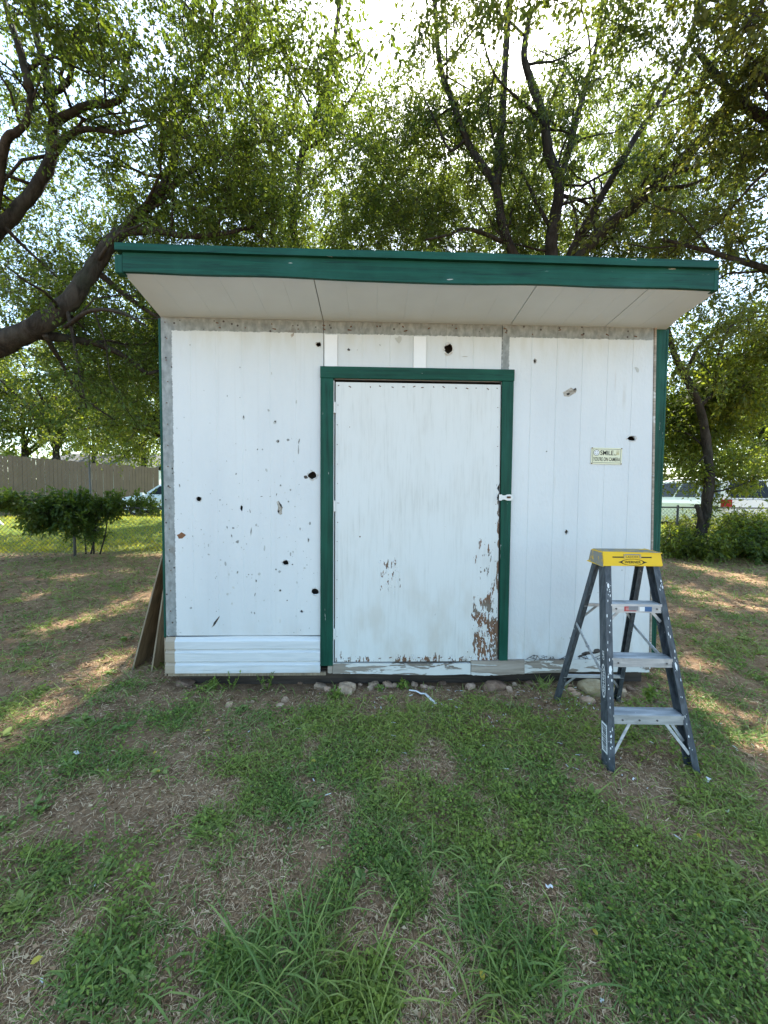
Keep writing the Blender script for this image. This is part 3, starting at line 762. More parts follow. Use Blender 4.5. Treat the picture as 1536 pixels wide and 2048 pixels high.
# ------------------------------------------------------------------ plywood offcuts leaning on the left wall
def leaning(loc_foot, xtop, y0, y1, ztop, label, th=.012):
    x0 = loc_foot[0]
    e = empty('plywood_sheet', (x0, loc_foot[1], 0), label, 'plywood sheet')
    d = np.array((xtop-x0, 0, ztop)); nrm = np.array((ztop, 0, -(xtop-x0))); nrm = nrm/np.linalg.norm(nrm)*th
    A = [np.array((x0, y0, -.01)), np.array((x0, y1, -.01)), np.array((xtop, y1, ztop)), np.array((xtop, y0, ztop))]
    mb = MB(); mb.loft([A, [q+nrm for q in A]]); mb.build('face_veneer', PLY, e)
    mb = MB(); q = nrm
    E0 = [A[0], A[3], A[3]+q, A[0]+q]; mb.loft([[p+np.array((0,-.003,0)) for p in E0], [p+np.array((0,-.0004,0)) for p in E0]]); mb.build('front_edge', PLYEDGE, e)
    return e
leaning((-2.06, .30), -1.632, .30, 1.5, 1.56, 'taller sheet of old plywood leaning outermost against left side of shed')
leaning((-1.875, .26), -1.650, .26, 1.1, 1.38, 'shorter sheet of old plywood leaning between taller sheet and shed wall')

# ------------------------------------------------------------------ step ladder
O = np.array((1.30, -1.005, 0.0)); TH = math.radians(-2.5)
U = np.array((math.cos(TH), math.sin(TH), 0)); Vv = np.array((-math.sin(TH), math.cos(TH), 0)); Zv = np.array((0,0,1.0))
def lp(u, v, z): return O+U*u+Vv*v+Zv*z
ladder = empty('step_ladder', tuple(O+U*.25+Vv*.39), 'grey fibreglass step ladder with yellow cap standing open before shed', 'ladder')
ZT = 1.115
def crail(u0, v0, u1, v1, sgn, dep, fl, z0=0.0, name='front_rail', sh=0):
    t = .005
    sec = [(0,0),(fl,0),(fl,t),(t,t),(t,dep-t),(fl,dep-t),(fl,dep),(0,dep)]
    mb = MB(); mb.loft([[lp(u+sgn*a, v+b, z) for a, b in sec] for u, v, z in ((u0,v0,z0),(u1,v1,ZT))])
    return mb.build(name, FIB, ladder, bevel=0)
crail(0, 0, .088, .262, 1, .072, .036); crail(.50, .005, .408, .262, -1, .072, .036, .01)
crail(.035, .745, .098, .375, 1, .045, .028, .0, 'rear_rail'); crail(.505, .745, .398, .375, -1, .045, .028, .0, 'rear_rail')
mb = MB(); n = 1
for (u, v, s, d, f) in ((0,0,1,.075,.038),(.50,.005,-1,.075,.038),(.035,.745,1,.048,.03),(.505,.745,-1,.048,.03)):
    mb = MB(); a0 = u-s*.003; a1 = u+s*f; q = [(a0,v-.003),(a1,v-.003),(a1,v+d),(a0,v+d)]
    mb.loft([[lp(a,b,z) for a,b in q] for z in (-.012, .0)]); mb.build('foot_pad', RUB, ladder)
# cap
mb = MB()
rb = [(.068,.250),(.428,.250),(.428,.425),(.068,.425)]; rt = [(.076,.262),(.418,.262),(.418,.412),(.076,.412)]
pts = [lp(a,b,1.103) for a,b in rb]+[lp(a,b,1.184) for a,b in rt]
mb.add(pts, [(3,2,1,0)], 0); mb.add(pts, [(4,5,6,7)], 1); mb.add(pts, [(0,1,5,4)], 0); mb.add(pts, [(1,2,6,5)], 0); mb.add(pts, [(2,3,7,6)], 0); mb.add(pts, [(3,0,4,7)], 1)
bmv = mb
me = None
cap = mb.build('cap', [YEL, YELS], ladder)
bm = bmesh.new(); bm.from_mesh(cap.data); bmesh.ops.remove_doubles(bm, verts=bm.verts, dist=1e-5); bmesh.ops.bevel(bm, geom=list(bm.edges), offset=.005, segments=2, affect='EDGES'); bm.to_mesh(cap.data); bm.free()
mb = MB()
for k in range(7):
    b = .275+k*.021; mb.loft([[lp(a,bb,z) for a,bb in ((.09,b),(.405,b),(.405,b+.010),(.09,b+.010))] for z in (1.183, 1.1868)])
mb.build('grip_ridges', YELS, cap)
# front face frame of the cap: bottom (v .250, z 1.103) to top (v .262, z 1.184)
fn = np.array((0, -(.081), .012)); fup = Vv*.012+Zv*.081; fup = fup/np.linalg.norm(fup); fout = -np.cross(U, fup)*-1
fout = np.cross(U, fup); 
if np.dot(fout, -Vv) < 0: fout = -fout
def fp(a, b, o=0): return lp(.068, .250, 1.103)+U*a+fup*b+fout*o
for a0, a1 in ((.060,.128),(.226,.292)):
    mb = MB(); mb.loft([[fp(a,b,o) for a,b in ((a0,.050),(a1,.050),(a1,.057),(a0,.057))] for o in (-.002,.0012)]); mb.build('tool_slot', BLACK, cap)
mb = MB()
for a0, a1, b0, b1 in ((.126,.136,.046,.072),(.219,.229,.046,.072),(.136,.219,.066,.073)):
    mb.loft([[fp(a,b,o) for a,b in ((a0,b0),(a1,b0),(a1,b1),(a0,b1))] for o in (-.002,.003)])
mb.build('tool_holder', YELS, cap)
lettering('lettering', 'LADDER', mat_plain('faded_print', (.25,.19,.06), .7, .2, 0, 0, 9, 0), cap, fp(.140,.049,.0012), U, fup, .074, .013)
mb = MB(); K = 28
for i in range(K):
    q0, q1 = 2*math.pi*i/K, 2*math.pi*(i+1)/K
    mb.loft([[fp(.178+.066*s_*math.cos(q), .024+.0185*s_*math.sin(q)*(1.0), o) for s_, q in ((.93,q0),(1.05,q0),(1.05,q1),(.93,q1))] for o in (-.001,.001)])
for sx in (-1, 1):
    mb.loft([[fp(.178+sx*a, .024+b, o) for a,b in ((.066,-.006),(.086,0),(.066,.006))] for o in (-.001,.001)])
mb.build('emblem_oval', BLACK, cap)
lettering('lettering', 'WERNER', BLACK, cap, fp(.130,.017,.0012), U, fup, .096, .015)
# steps
def rail_uv(z): t = z/ZT; return .088*t, .500-.092*t, .262*t
for k, z in enumerate((.295, .59, .885)):
    a, b, v = rail_uv(z); a += .030; b -= .030; d = .082
    mb = MB()
    mb.loft([[lp(u,w,zz) for u,w in ((a,v),(b,v),(b,v+d),(a,v+d))] for zz in (z-.004, z)])
    mb.loft([[lp(u,w,zz) for u,w in ((a,v-.0025),(b,v-.0025),(b,v+.001),(a,v+.001))] for zz in (z-.050, z+.001)])
    mb.loft([[lp(u,w,zz) for u,w in ((a,v+d-.001),(b,v+d-.001),(b,v+d+.002),(a,v+d+.002))] for zz in (z-.040, z+.001)])
    for q in np.linspace(.008, d-.012, 6):
        mb.loft([[lp(u,v+w,zz) for u,w in ((a,q),(b,q),(b,q+.005),(a,q+.005))] for zz in (z-.001, z+.0025)])
    st = mb.build('step', ALU, ladder)
    for q in ((.13,.37,.62) if k == 0 else (.10,.9)):
        mb = MB(); u = a+(b-a)*q; mb.tube([lp(u,v-.006,z-.026), lp(u,v-.001,z-.026)], .0055, 8); mb.build('rivet', GALV, st)
    if k == 2:
        def stp(u0, u1, z0, z1, m, off=-.0035):
            q = MB(); q.loft([[lp(u,v+o,zz) for u,zz in ((u0,z0),(u1,z0),(u1,z1),(u0,z1))] for o in (off, off+.0015)]); return q
        w = b-a
        s1 = stp(a+.26*w, a+.50*w, z-.041, z-.012, REDP).build('sticker', REDP, st); stp(a+.34*w, a+.53*w, z-.036, z-.010, WHITEP, -.0045).build('print_panel', mat_plain('grey_print', (.22,.22,.23), .5, .3, 0, .3, 40, 0), s1)
        s2 = stp(a+.56*w, a+.66*w, z-.040, z-.014, WHITEP).build('sticker', WHITEP, st); s3 = stp(a+.66*w, a+.80*w, z-.041, z-.013, BLUEP).build('sticker', BLUEP, st)
        stp(a+.285*w, a+.345*w, z-.035, z-.018, WHITEP, -.0048).build('print_panel', mat_plain('pink_print', (.5,.22,.2), .5, .3, 0, .2, 40, 0), s1)
# braces
def brace(p, q, w=.016, h=.004, m=ALU, name='knee_brace'):
    mb = MB(); mb.bar(p, q, w, h, up=tuple(Vv)); return mb.build(name, m, ladder)
a, b, v = rail_uv(.295); a2, b2, v2 = rail_uv(.09)
brace(lp(a+.125,v+.004,.247), lp(a2+.036,v2+.012,.10)); brace(lp(b-.125,v+.004,.247), lp(b2-.036,v2+.012,.10))
brace(lp(a+.075,v+.066,.25), lp(a2+.03,v2+.066,.14)); brace(lp(b-.075,v+.066,.25), lp(b2-.03,v2+.066,.14))
a, b, v = rail_uv(.885); a2, b2, v2 = rail_uv(.79)
brace(lp(a+.08,v+.01,.838), lp(a2+.036,v2+.03,.78)); brace(lp(b-.08,v+.01,.838), lp(b2-.036,v2+.03,.78))
def rear_uv(z): t = z/ZT; return .035+.063*t, .505-.107*t, .745-.37*t
for z in (.225, .80):
    a, b, v = rear_uv(z); mb = MB()
    mb.bar(lp(a+.004,v+.012,z), lp(b-.004,v+.012,z), .020, .018); mb.build('rear_bar', ALU, ladder)
    a2, b2, v2 = rear_uv(z-.12)
    brace(lp(a+.09,v+.012,z-.008), lp(a2+.012,v2+.012,z-.11), .014); brace(lp(b-.09,v+.012,z-.008), lp(b2-.012,v2+.012,z-.11), .014)
za = .60
for side in (0, 1):
    r = rear_uv(.655); f = rail_uv(.50)
    ur = r[side]+(-.004 if side == 0 else .004); uf = f[side]+(-.006 if side == 0 else .006)
    mb = MB(); p, q = lp(ur, r[2]+.02, .655), lp(uf, f[2]+.055, .50); m = (p+q)/2-Zv*.006
    mb.bar(p, m, .005, .020); mb.bar(m, q, .005, .020); mb.tube([m-U*.008, m+U*.008], .008, 8); mb.build('spreader', ALU, ladder)
# stickers and markings on the left front rail (outer face) and paint runs on its flange
rl0, rl1 = lp(0,0,0), lp(.088,.262,ZT); rd = (rl1-rl0)/np.linalg.norm(rl1-rl0)
def ro(z, dv, o=-.0012):
    t = z/ZT; return lp(.088*t+o, .262*t+dv, z)
mb = MB(); mb.loft([[ro(z,dv,o) for z,dv in ((.09,.010),(.09,.062),(.235,.062),(.235,.010))] for o in (-.0015,.0005)]); stk = mb.build('sticker', WHITEP, ladder)
mb = MB(); rg = random.Random(3)
z = .10
while z < .222:
    h = rg.uniform(.003,.007); mb.loft([[ro(zz,dv,o) for zz,dv in ((z,.016),(z,.016+rg.uniform(.02,.04)),(z+h,.054),(z+h,.016))] for o in (-.0028,-.001)]); z += h+rg.uniform(.002,.005)
mb.build('sticker_print', FIB, stk)
mb = MB()
for i in range(K):
    q0, q1 = 2*math.pi*i/K, 2*math.pi*(i+1)/K
    mb.loft([[ro(.455+.088*s_*math.cos(q), .036+.021*s_*math.sin(q), o) for s_, q in ((.93,q0),(1.02,q0),(1.02,q1),(.93,q1))] for o in (-.0016,-.0006)])
mb.build('emblem_oval', WHITEP, ladder)
lettering('lettering', 'WERNER', WHITEP, ladder, ro(.525,.026,-.0012), -rd, Vv, .14, .020, .0006)
lettering('lettering', 'PRO', WHITEP, ladder, ro(.615,.026,-.0012), -rd, Vv, .050, .018, .0006)
mb = MB(); rg = random.Random(11)
def fl_pt(z, a, side):
    t = z/ZT
    return lp((.088*t+a) if side == 0 else (.5-.092*t-a), .262*t-.0012+(.005 if side else 0)*(1-t), z)
for i in range(56):
    side = rg.choice((0,0,1)); z = rg.uniform(.05, 1.08); a = rg.uniform(.004,.030); h = rg.uniform(.002,.012); w = rg.uniform(.0015,.004)
    if i == 0: side, z, a, h, w = 0, .53, .018, .030, .010
    if i == 1: side, z, a, h, w = 0, .99, .016, .018, .008
    if i == 2: side, z, a, h, w = 1, .55, .018, .022, .008
    ring = [(a+w*math.cos(2*math.pi*j/7)*rg.uniform(.6,1.1), z+h*math.sin(2*math.pi*j/7)*rg.uniform(.6,1.1)) for j in range(7)]
    mb.loft([[fl_pt(zz, aa, side)-Vv*o for aa, zz in ring] for o in (.0, .0008)])
tag(mb.build('paint_drips', WHITEP, ladder), kind='stuff')

# ------------------------------------------------------------------ trees
def smooth(P, n):
    P = np.array(P, float); k = len(P)
    t = np.linspace(0, k-1, n); i = np.minimum(t.astype(int), k-2); f = (t-i)[:, None]
    Q = np.vstack([2*P[0]-P[1], P, 2*P[-1]-P[-2]])
    a, b, c, d = Q[i], Q[i+1], Q[i+2], Q[i+3]
    return .5*((2*b)+(-a+c)*f+(2*a-5*b+4*c-d)*f*f+(-a+3*b-3*c+d)*f**3)
# gaps in the crowns through which the sun reaches the yard: ground point, gap radius
GAPS = []
_gr = random.Random(6)
for px, py, r in ((235,1215,.24),(120,1250,.2),(305,1180,.2),(60,1195,.2),(205,1335,.2),(135,1160,.26),(250,1140,.22),(1400,1138,.5),(1500,1160,.45),(1350,1172,.3),(1470,1212,.32),(1492,1450,.30),(1385,1330,.16),(1520,1112,.42),(1432,1186,.32),(30,1440,.16),(1345,1215,.2)):
    GAPS.append((gnd(px, py), r))
    g0 = gnd(px, py)+np.array((_gr.uniform(-.5,.5), _gr.uniform(-.5,.5), 0)); GAPS.append((g0, r*.6))
SV = np.array(S)
def sun_gaps(P, pad=.10):
    keep = np.ones(len(P), bool)
    for g0, r in GAPS:
        d = P-g0; t = d@SV; q = np.linalg.norm(d-t[:,None]*SV, axis=1)
        keep &= ~((q < r+pad) & (t > 2.0))
    return keep
class Tree:
    def __init__(s, name, loc, label, cat='tree', group=None, seed=0):
        s.e = empty(name, (loc[0], loc[1], gz1(loc[0], loc[1])), label, cat, group)
        s.r = np.random.default_rng(seed); s.limbs = []; s.spr = []; s.seg = []; s.side = MB(); s.nside = 0
    def limb(s, pts, r0, r1, name='limb', sec=2.2, n=None):
        P = smooth(pts, n or max(6, 4*len(pts))); rad = np.linspace(r0, r1, len(P))
        P = P+s.r.normal(0, 1, P.shape)*rad[:, None]*.06
        mb = MB(); mb.tube(P, rad*(1+s.r.normal(0,.04,len(P))), 9 if r0 > .04 else 6); mb.build(name, BARK, s.e, True)
        s.limbs.append((P, rad))
        if sec: s.second(P, rad, sec)
        return s
    def second(s, P, rad, dens, lmin=.5, lmax=1.7, t0=.12, depth=0):
        L = np.linalg.norm(np.diff(P, axis=0), axis=1).sum()
        for k in range(int(L*dens)):
            t = s.r.uniform(t0, 1.0); i = min(int(t*(len(P)-1)), len(P)-2)
            p = P[i]+(P[i+1]-P[i])*(t*(len(P)-1)-i); T = unit(P[i+1]-P[i])
            d = unit(.45*T+unit(s.r.normal(0,1,3))+np.array((0,0,.22)))
            l = s.r.uniform(lmin, lmax); q = [p]
            for j in range(4):
                d = unit(d+s.r.normal(0,.28,3)+np.array((0,0,-.05))); q.append(q[-1]+d*l/4)
            q = np.array(q); r0 = min(.45*rad[i], .026)
            s.side.tube(q, np.linspace(r0, r0*.35, 5), 5); s.nside += 1
            for tt in s.r.uniform(.55, 1, 5): 
                a = min(int(tt*4), 3); s.spr.append(q[a]+(q[a+1]-q[a])*(tt*4-a)+s.r.normal(0,.05,3))
    def fill(s, c, rad, n, gate=.0, sc=.9, zmin=None):
        c = np.array(c); rad = np.array(rad); out = 0; k = 0
        while out < n and k < 60:
            m = n*3; p = unit(s.r.normal(0,1,(m,3)))*(s.r.uniform(0,1,(m,1))**(1/2.4))*rad+c
            g = fbm(p*sc, 31, 2); p = p[g > gate]
            if zmin is not None: p = p[p[:,2] > zmin]
            p = p[~((p[:,0] > SX0-.25) & (p[:,0] < SX1+.25) & (p[:,1] > -.7) & (p[:,1] < DEP+.5) & (p[:,2] < 3.35))]
            p = p[:n-out]; s.spr += list(p); out += len(p); k += 1
        return s
    def finish(s, mat, leaf=.062, spread=.34, twigs=5, per=12, crown='crown', wid=.5, twig_r=.0035, droop=.35):
        C = np.array(s.spr); C = C[sun_gaps(C)]; r = s.r; m = len(C)
        D = unit(r.normal(0,1,(m,twigs,3))+np.array((0,0,-.05))); Ln = spread*r.uniform(.55,1.15,(m,twigs))
        # twigs: thin three-sided rods
        A = np.repeat(C, twigs, 0); Df = D.reshape(-1,3); Lf = Ln.ravel(); B = A+Df*Lf[:,None]
        s1 = unit(np.cross(Df, np.array((.31,.2,.93)))); s2 = np.cross(Df, s1)
        rs = [s1, -.5*s1+.87*s2, -.5*s1-.87*s2]
        Vt = np.concatenate([np.stack([A+q*twig_r for q in rs], 1), np.stack([B+q*twig_r*.4 for q in rs], 1)], 1).reshape(-1,3)
        nT = len(A); Ft = (np.array([(0,1,4,3),(1,2,5,4),(2,0,3,5)])[None]+(np.arange(nT)*6)[:,None,None]).reshape(-1,4)
        o0 = np.array(wloc(s.e))
        tw = link_mesh('twigs', big_mesh('twigs', Vt-o0, Ft, BARK), s.e); tw['kind'] = 'stuff'
        if s.nside: s.side.build('branches', BARK, s.e, True)['kind'] = 'stuff'
        # leaves along the twigs
        t = r.uniform(.15, 1.05, (nT, per)); P = A[:,None]+Df[:,None]*(Lf[:,None]*t)[:,:,None]+r.normal(0, spread*.09, (nT,per,3))
        LD = Df[:,None]*.8+r.normal(0,.55,(nT,per,3))+np.array((0,0,-droop))
        P = P.reshape(-1,3); LD = LD.reshape(-1,3); N0 = r.normal(0,.55,P.shape)+np.array((0,0,1.0))
        L = leaf*np.repeat(r.uniform(.7,1.25,m), twigs*per)*r.uniform(.55,1.3,len(P))
        Vl, Fl = stamp(LEAF_T, LEAF_F, P, LD, N0, L, L*wid)
        cr = link_mesh(crown, big_mesh(crown, Vl-o0, Fl, mat), s.e)
        return len(P)
NL = 0
def P3(*a): return [at(*q) for q in a]
# A: big spreading tree on the left
A = Tree('spreading_tree', (-6.4, 2.6), 'big spreading tree at left whose thick limb slants up behind shed roof', seed=1)
A.limb([(-6.4,2.6,-.1),(-6.3,2.6,.8),(-6.1,2.5,1.7),(-5.7,2.4,2.7)], .34, .26, 'trunk', 0)
A.limb(P3((-90,735,2.4),(0,690,2.35),(60,662,2.3),(112,628,2.3),(152,588,2.3),(192,528,2.4),(222,488,2.5),(255,452,2.7),(310,395,3.0),(345,330,3.2),(360,240,3.4)), .15, .04)
A.limb(P3((-90,700,2.4),(-60,560,2.4),(-20,480,2.5),(30,425,2.6),(70,378,2.7),(100,325,2.8),(104,280,2.8),(108,235,2.8),(100,185,2.8),(88,125,2.8),(75,80,2.8),(62,20,2.8),(55,-60,2.8)), .095, .035)
A.limb(P3((-20,480,2.4),(0,345,2.2),(12,280,2.1),(36,262,2.1),(56,235,2.1),(60,180,2.1)), .062, .026)
A.limb(P3((60,180,2.1),(40,100,2.1),(20,40,2.1),(0,-30,2.1)), .05, .025)
A.limb(P3((108,245,2.8),(145,225,2.6),(175,210,2.5),(225,206,2.4),(250,185,2.4),(253,130,2.4),(270,60,2.4)), .055, .02)
A.limb(P3((108,298,2.8),(135,272,2.7),(175,258,2.6),(240,265,2.5),(300,250,2.5)), .05, .015)
A.limb(P3((106,185,2.8),(135,165,2.7),(146,125,2.6),(150,60,2.5)), .045, .015)
A.limb(P3((235,465,2.6),(310,460,2.7),(370,472,2.8),(445,467,2.9),(520,450,3.2)), .06, .02)
A.limb(P3((190,540,2.5),(250,590,2.7),(300,625,2.9),(345,650,3.0)), .045, .018)
A.limb(P3((60,668,2.3),(140,678,2.6),(200,690,2.9),(262,720,3.2),(290,745,3.3),(318,742,3.4)), .065, .02)
A.limb(P3((130,655,2.3),(180,622,2.0),(240,624,1.8),(290,650,1.8)), .03, .012)
A.limb(P3((90,670,2.3),(120,720,2.7),(160,790,3.1),(230,840,3.4)), .035, .012)
A.limb(P3((10,455,2.5),(55,500,2.7),(120,560,3.0)), .03, .012)
A.limb(P3((310,395,3.0),(400,330,3.2),(480,290,3.4),(560,280,3.6)), .05, .018)
A.limb(P3((360,240,3.4),(400,150,3.0),(420,60,2.4),(430,-60,1.8)), .05, .02)
A.fill((-4.6,4.7,6.0), (3.6,1.9,2.8), 980, .42); A.fill((-2.4,2.4,6.6), (2.4,1.7,1.6), 430, .45)
A.fill((-5.0,3.6,3.7), (2.3,1.6,1.4), 170, .46); A.fill((-1.2,.4,7.0), (2.2,1.7,1.2), 230, .46)
A.fill((-4.6,.4,6.8), (2.3,1.4,1.2), 120, .46)
A.fill((-5.6,6.4,5.6), (3.2,1.5,2.0), 520, .37); A.fill((-3.2,5.4,5.0), (2.0,1.5,1.5), 220, .38); A.fill((-8.6,4.6,5.4), (2.2,2.2,1.8), 260, .40)
NL += A.finish(LEAF_A, .060, .36)
# B: slender multi-stemmed tree behind the middle of the roof
B = Tree('slender_tree', (-1.5, 5.6), 'slender multi-stemmed tree rising behind middle of green roof edge', seed=2)
B.limb([(-1.55,5.6,-.05),(-1.6,5.6,1.5),(-1.6,5.6,3.0),at(580,545,5.6)], .11, .085, 'trunk', 0)
B.limb(P3((580,545,5.6),(586,495,5.6),(590,400,5.6),(606,300,5.5),(625,255,5.4),(645,190,5.3),(665,100,5.2),(680,0,5.1),(690,-80,5.0)), .085, .03)
B.limb(P3((582,540,5.6),(545,480,5.7),(548,330,5.8),(522,260,5.8),(500,200,5.8),(500,110,5.7),(512,0,5.6)), .06, .02)
B.limb(P3((548,330,5.8),(490,330,5.9),(450,270,6.0),(420,200,6.0)), .035, .012)
B.limb(P3((606,300,5.5),(640,280,5.2),(700,200,5.0),(740,120,4.8)), .04, .014)
B.limb(P3((590,400,5.6),(660,330,5.6),(730,280,5.7),(790,260,5.8)), .03, .012)
B.limb(P3((500,200,5.8),(460,110,5.6),(430,30,5.4)), .03, .012)
B.fill((-1.6,5.4,6.4), (2.6,1.8,3.0), 620, .45); B.fill((.2,5.6,7.2), (2.3,1.6,3.0), 640, .40); B.fill((-3.4,6.0,5.0),(2.0,1.6,2.2),240,.45)
NL += B.finish(LEAF_B, .062, .38)
# C: multi-stemmed tree behind the right half of the roof
C = Tree('forked_tree', (3.3, 4.4), 'multi-stemmed forked tree fanning out behind right half of roof', seed=3)
C.limb([(3.25,4.4,-.05),(3.2,4.4,1.2),(3.1,4.4,2.4),at(1110,560,4.4)], .26, .17, 'trunk', 0)
C.limb(P3((1085,590,4.4),(1040,530,4.4),(1018,490,4.4),(1002,440,4.4),(992,375,4.4),(960,325,4.4),(933,280,4.4),(913,225,4.3),(885,150,4.2),(875,90,4.1),(870,0,4.0)), .10, .035)
C.limb(P3((992,375,4.4),(1000,290,4.5),(1006,210,4.6),(1012,100,4.6),(1018,0,4.6),(1020,-80,4.6)), .085, .04)
C.limb(P3((1108,560,4.4),(1102,500,4.4),(1112,425,4.4),(1118,365,4.3),(1098,310,4.3),(1088,240,4.2),(1063,165,4.2),(1048,110,4.1),(1060,20,4.0)), .125, .045)
C.limb(P3((1117,370,4.4),(1138,300,4.5),(1153,240,4.5),(1183,130,4.6),(1198,65,4.6),(1208,-30,4.7)), .07, .03)
C.limb(P3((1130,545,4.4),(1150,490,4.3),(1185,425,4.2),(1220,362,4.1),(1268,280,4.0),(1313,212,3.9),(1360,130,3.8),(1390,40,3.7)), .085, .03)
C.limb(P3((1135,560,4.4),(1170,500,4.2),(1220,448,4.0),(1270,412,3.8),(1330,348,3.5),(1395,288,3.2),(1455,212,2.9),(1540,140,2.6),(1620,60,2.4)), .115, .06)
C.limb(P3((1018,490,4.4),(970,468,4.3),(930,458,4.2),(895,470,4.1),(850,480,4.0)), .045, .015)
C.limb(P3((1098,450,4.4),(1070,400,4.5),(1040,340,4.7),(1010,330,4.9)), .04, .015)
C.limb(P3((1120,390,4.4),(1170,405,4.6),(1195,430,4.8),(1230,420,5.0)), .04, .014)
C.limb(P3((1330,348,3.5),(1400,330,3.3),(1470,280,3.2),(1550,260,3.1)), .05, .02)
C.limb(P3((1300,380,3.6),(1380,370,3.5),(1440,340,3.4),(1500,300,3.4)), .04, .015)
C.limb(P3((1350,512,3.9),(1400,450,3.9),(1470,420,3.9),(1560,380,3.9)), .035, .016)
C.limb(P3((930,280,4.4),(900,300,4.4),(870,240,4.4),(850,200,4.4)), .03, .012)
C.limb(P3((1088,240,4.2),(1040,200,4.0),(990,150,3.8),(960,60,3.6)), .035, .012)
C.fill((3.8,5.6,7.4), (3.2,1.4,2.9), 560, .45); C.fill((6.0,5.0,6.0), (2.6,1.2,2.6), 520, .43); C.fill((5.4,2.6,6.4), (1.6,1.2,1.3), 170, .44); C.fill((1.8,5.2,7.6), (2.2,1.4,2.7), 520, .42)
C.fill((2.6,1.6,7.6), (2.6,1.6,1.3), 330, .45)
NL += C.finish(LEAF_C, .064, .38)
# E: olive-leaved tree leaning in from the right
Et = Tree('olive_leaved_tree', (6.4, 1.2), 'tree leaning in from right edge with olive and yellowing leaves overhead', seed=4)
Et.limb([(6.4,1.2,-.05),(6.35,1.2,1.6),(6.1,1.2,3.0),(5.6,1.1,4.4)], .17, .12, 'trunk', 0)
Et.limb([(5.6,1.1,4.4),(4.8,.9,5.4),(4.0,.6,6.1),(3.0,.3,6.6)], .09, .03)
Et.limb([(5.6,1.1,4.4),(5.2,1.6,5.6),(4.6,2.0,6.6),(4.2,2.2,7.4)], .09, .03)
Et.limb([(5.9,1.2,3.6),(5.2,1.8,4.3),(4.6,2.2,4.8),(4.0,2.4,5.1)], .05, .02)
Et.fill((4.6,1.0,6.4), (1.7,1.3,1.2), 230, .45); Et.fill((5.9,1.6,4.9), (1.0,1.1,1.3), 70, .45)
NL += Et.finish(LEAF_E, .066, .36)
# D: small curved tree on the right by the chain-link fence
p0 = gnd(1402, 1100); YD = p0[1]
YD = 6.6
D_ = Tree('curved_tree', at(1402,1100,YD)[:2], 'small curved tree growing by chain-link fence right of shed', seed=5)
D_.limb(P3((1386,1122,YD),(1393,1092,YD),(1404,1055,YD),(1414,1005,YD),(1419,950,YD),(1413,885,YD),(1398,810,YD),(1370,750,YD),(1350,712,YD),(1335,660,YD),(1325,600,YD)), .15, .05, 'trunk', .6)
D_.limb(P3((1405,1046,YD-.02),(1398,1024,YD-.06),(1393,1010,YD-.08)), .075, .05, 'limb', 0)
D_.limb(P3((1400,812,YD),(1440,780,YD),(1490,770,YD),(1550,720,YD)), .05, .02)
D_.limb(P3((1370,750,YD),(1400,690,YD),(1450,650,YD),(1520,620,YD)), .05, .02)
D_.limb(P3((1436,710,YD-.6),(1460,655,YD-.6),(1490,640,YD-.6),(1540,628,YD-.6)), .035, .018)
D_.limb(P3((1416,900,YD),(1380,870,YD+.3),(1350,860,YD+.5)), .03, .012)
D_.fill((9.2,7.5,3.6), (2.4,.9,1.8), 300, .42, zmin=2.1); D_.fill((9.3,6.9,2.1), (1.1,.8,.7), 34, .3); D_.fill((7.8,7.6,4.8), (2.2,.9,1.6), 280, .42); D_.fill((7.6,8.6,6.0), (3.0,1.5,1.8), 240, .38); D_.fill((10.6,6.6,5.2), (2.4,1.6,1.8), 260, .42); D_.fill((7.4,7.2,2.4),(.9,.9,.7),46,.3)
NL += D_.finish(LEAF_Y, .10, .5)
# G: tree behind the shed's left end, its crown hanging over the left yard
G_ = Tree('shade_tree', (-5.6, 9.0), 'leafy tree standing behind left end of shed with crown over left yard', seed=6)
G_.limb([(-5.6,9.0,-.05),(-5.6,9.0,1.8),(-5.7,8.9,3.2),(-5.8,8.7,4.6),(-5.8,8.6,6.0)], .2, .09, 'trunk', .5)
for q in ([(-5.7,8.9,3.0),(-6.8,8.6,4.0),(-8.0,8.2,4.8),(-9.2,7.8,5.2)],[(-5.7,8.9,3.3),(-5.0,8.4,4.4),(-4.0,7.8,5.2),(-3.0,7.2,5.6)],[(-5.7,8.8,3.8),(-6.3,7.8,4.8),(-6.9,7.0,5.4)],[(-5.7,8.9,2.8),(-6.6,8.8,3.3),(-7.6,8.6,3.5),(-8.4,8.4,3.3)]):
    G_.limb(q, .07, .02, 'limb', 1.4)
G_.fill((-6.6,8.4,5.7), (3.6,1.7,1.8), 430, .42); G_.fill((-4.0,7.6,5.0), (2.0,1.3,1.5), 200, .38); G_.fill((-7.4,8.8,3.3), (2.0,1.0,.9), 90, .40, zmin=2.5)
NL += G_.finish(LEAF_Y, .085, .45)
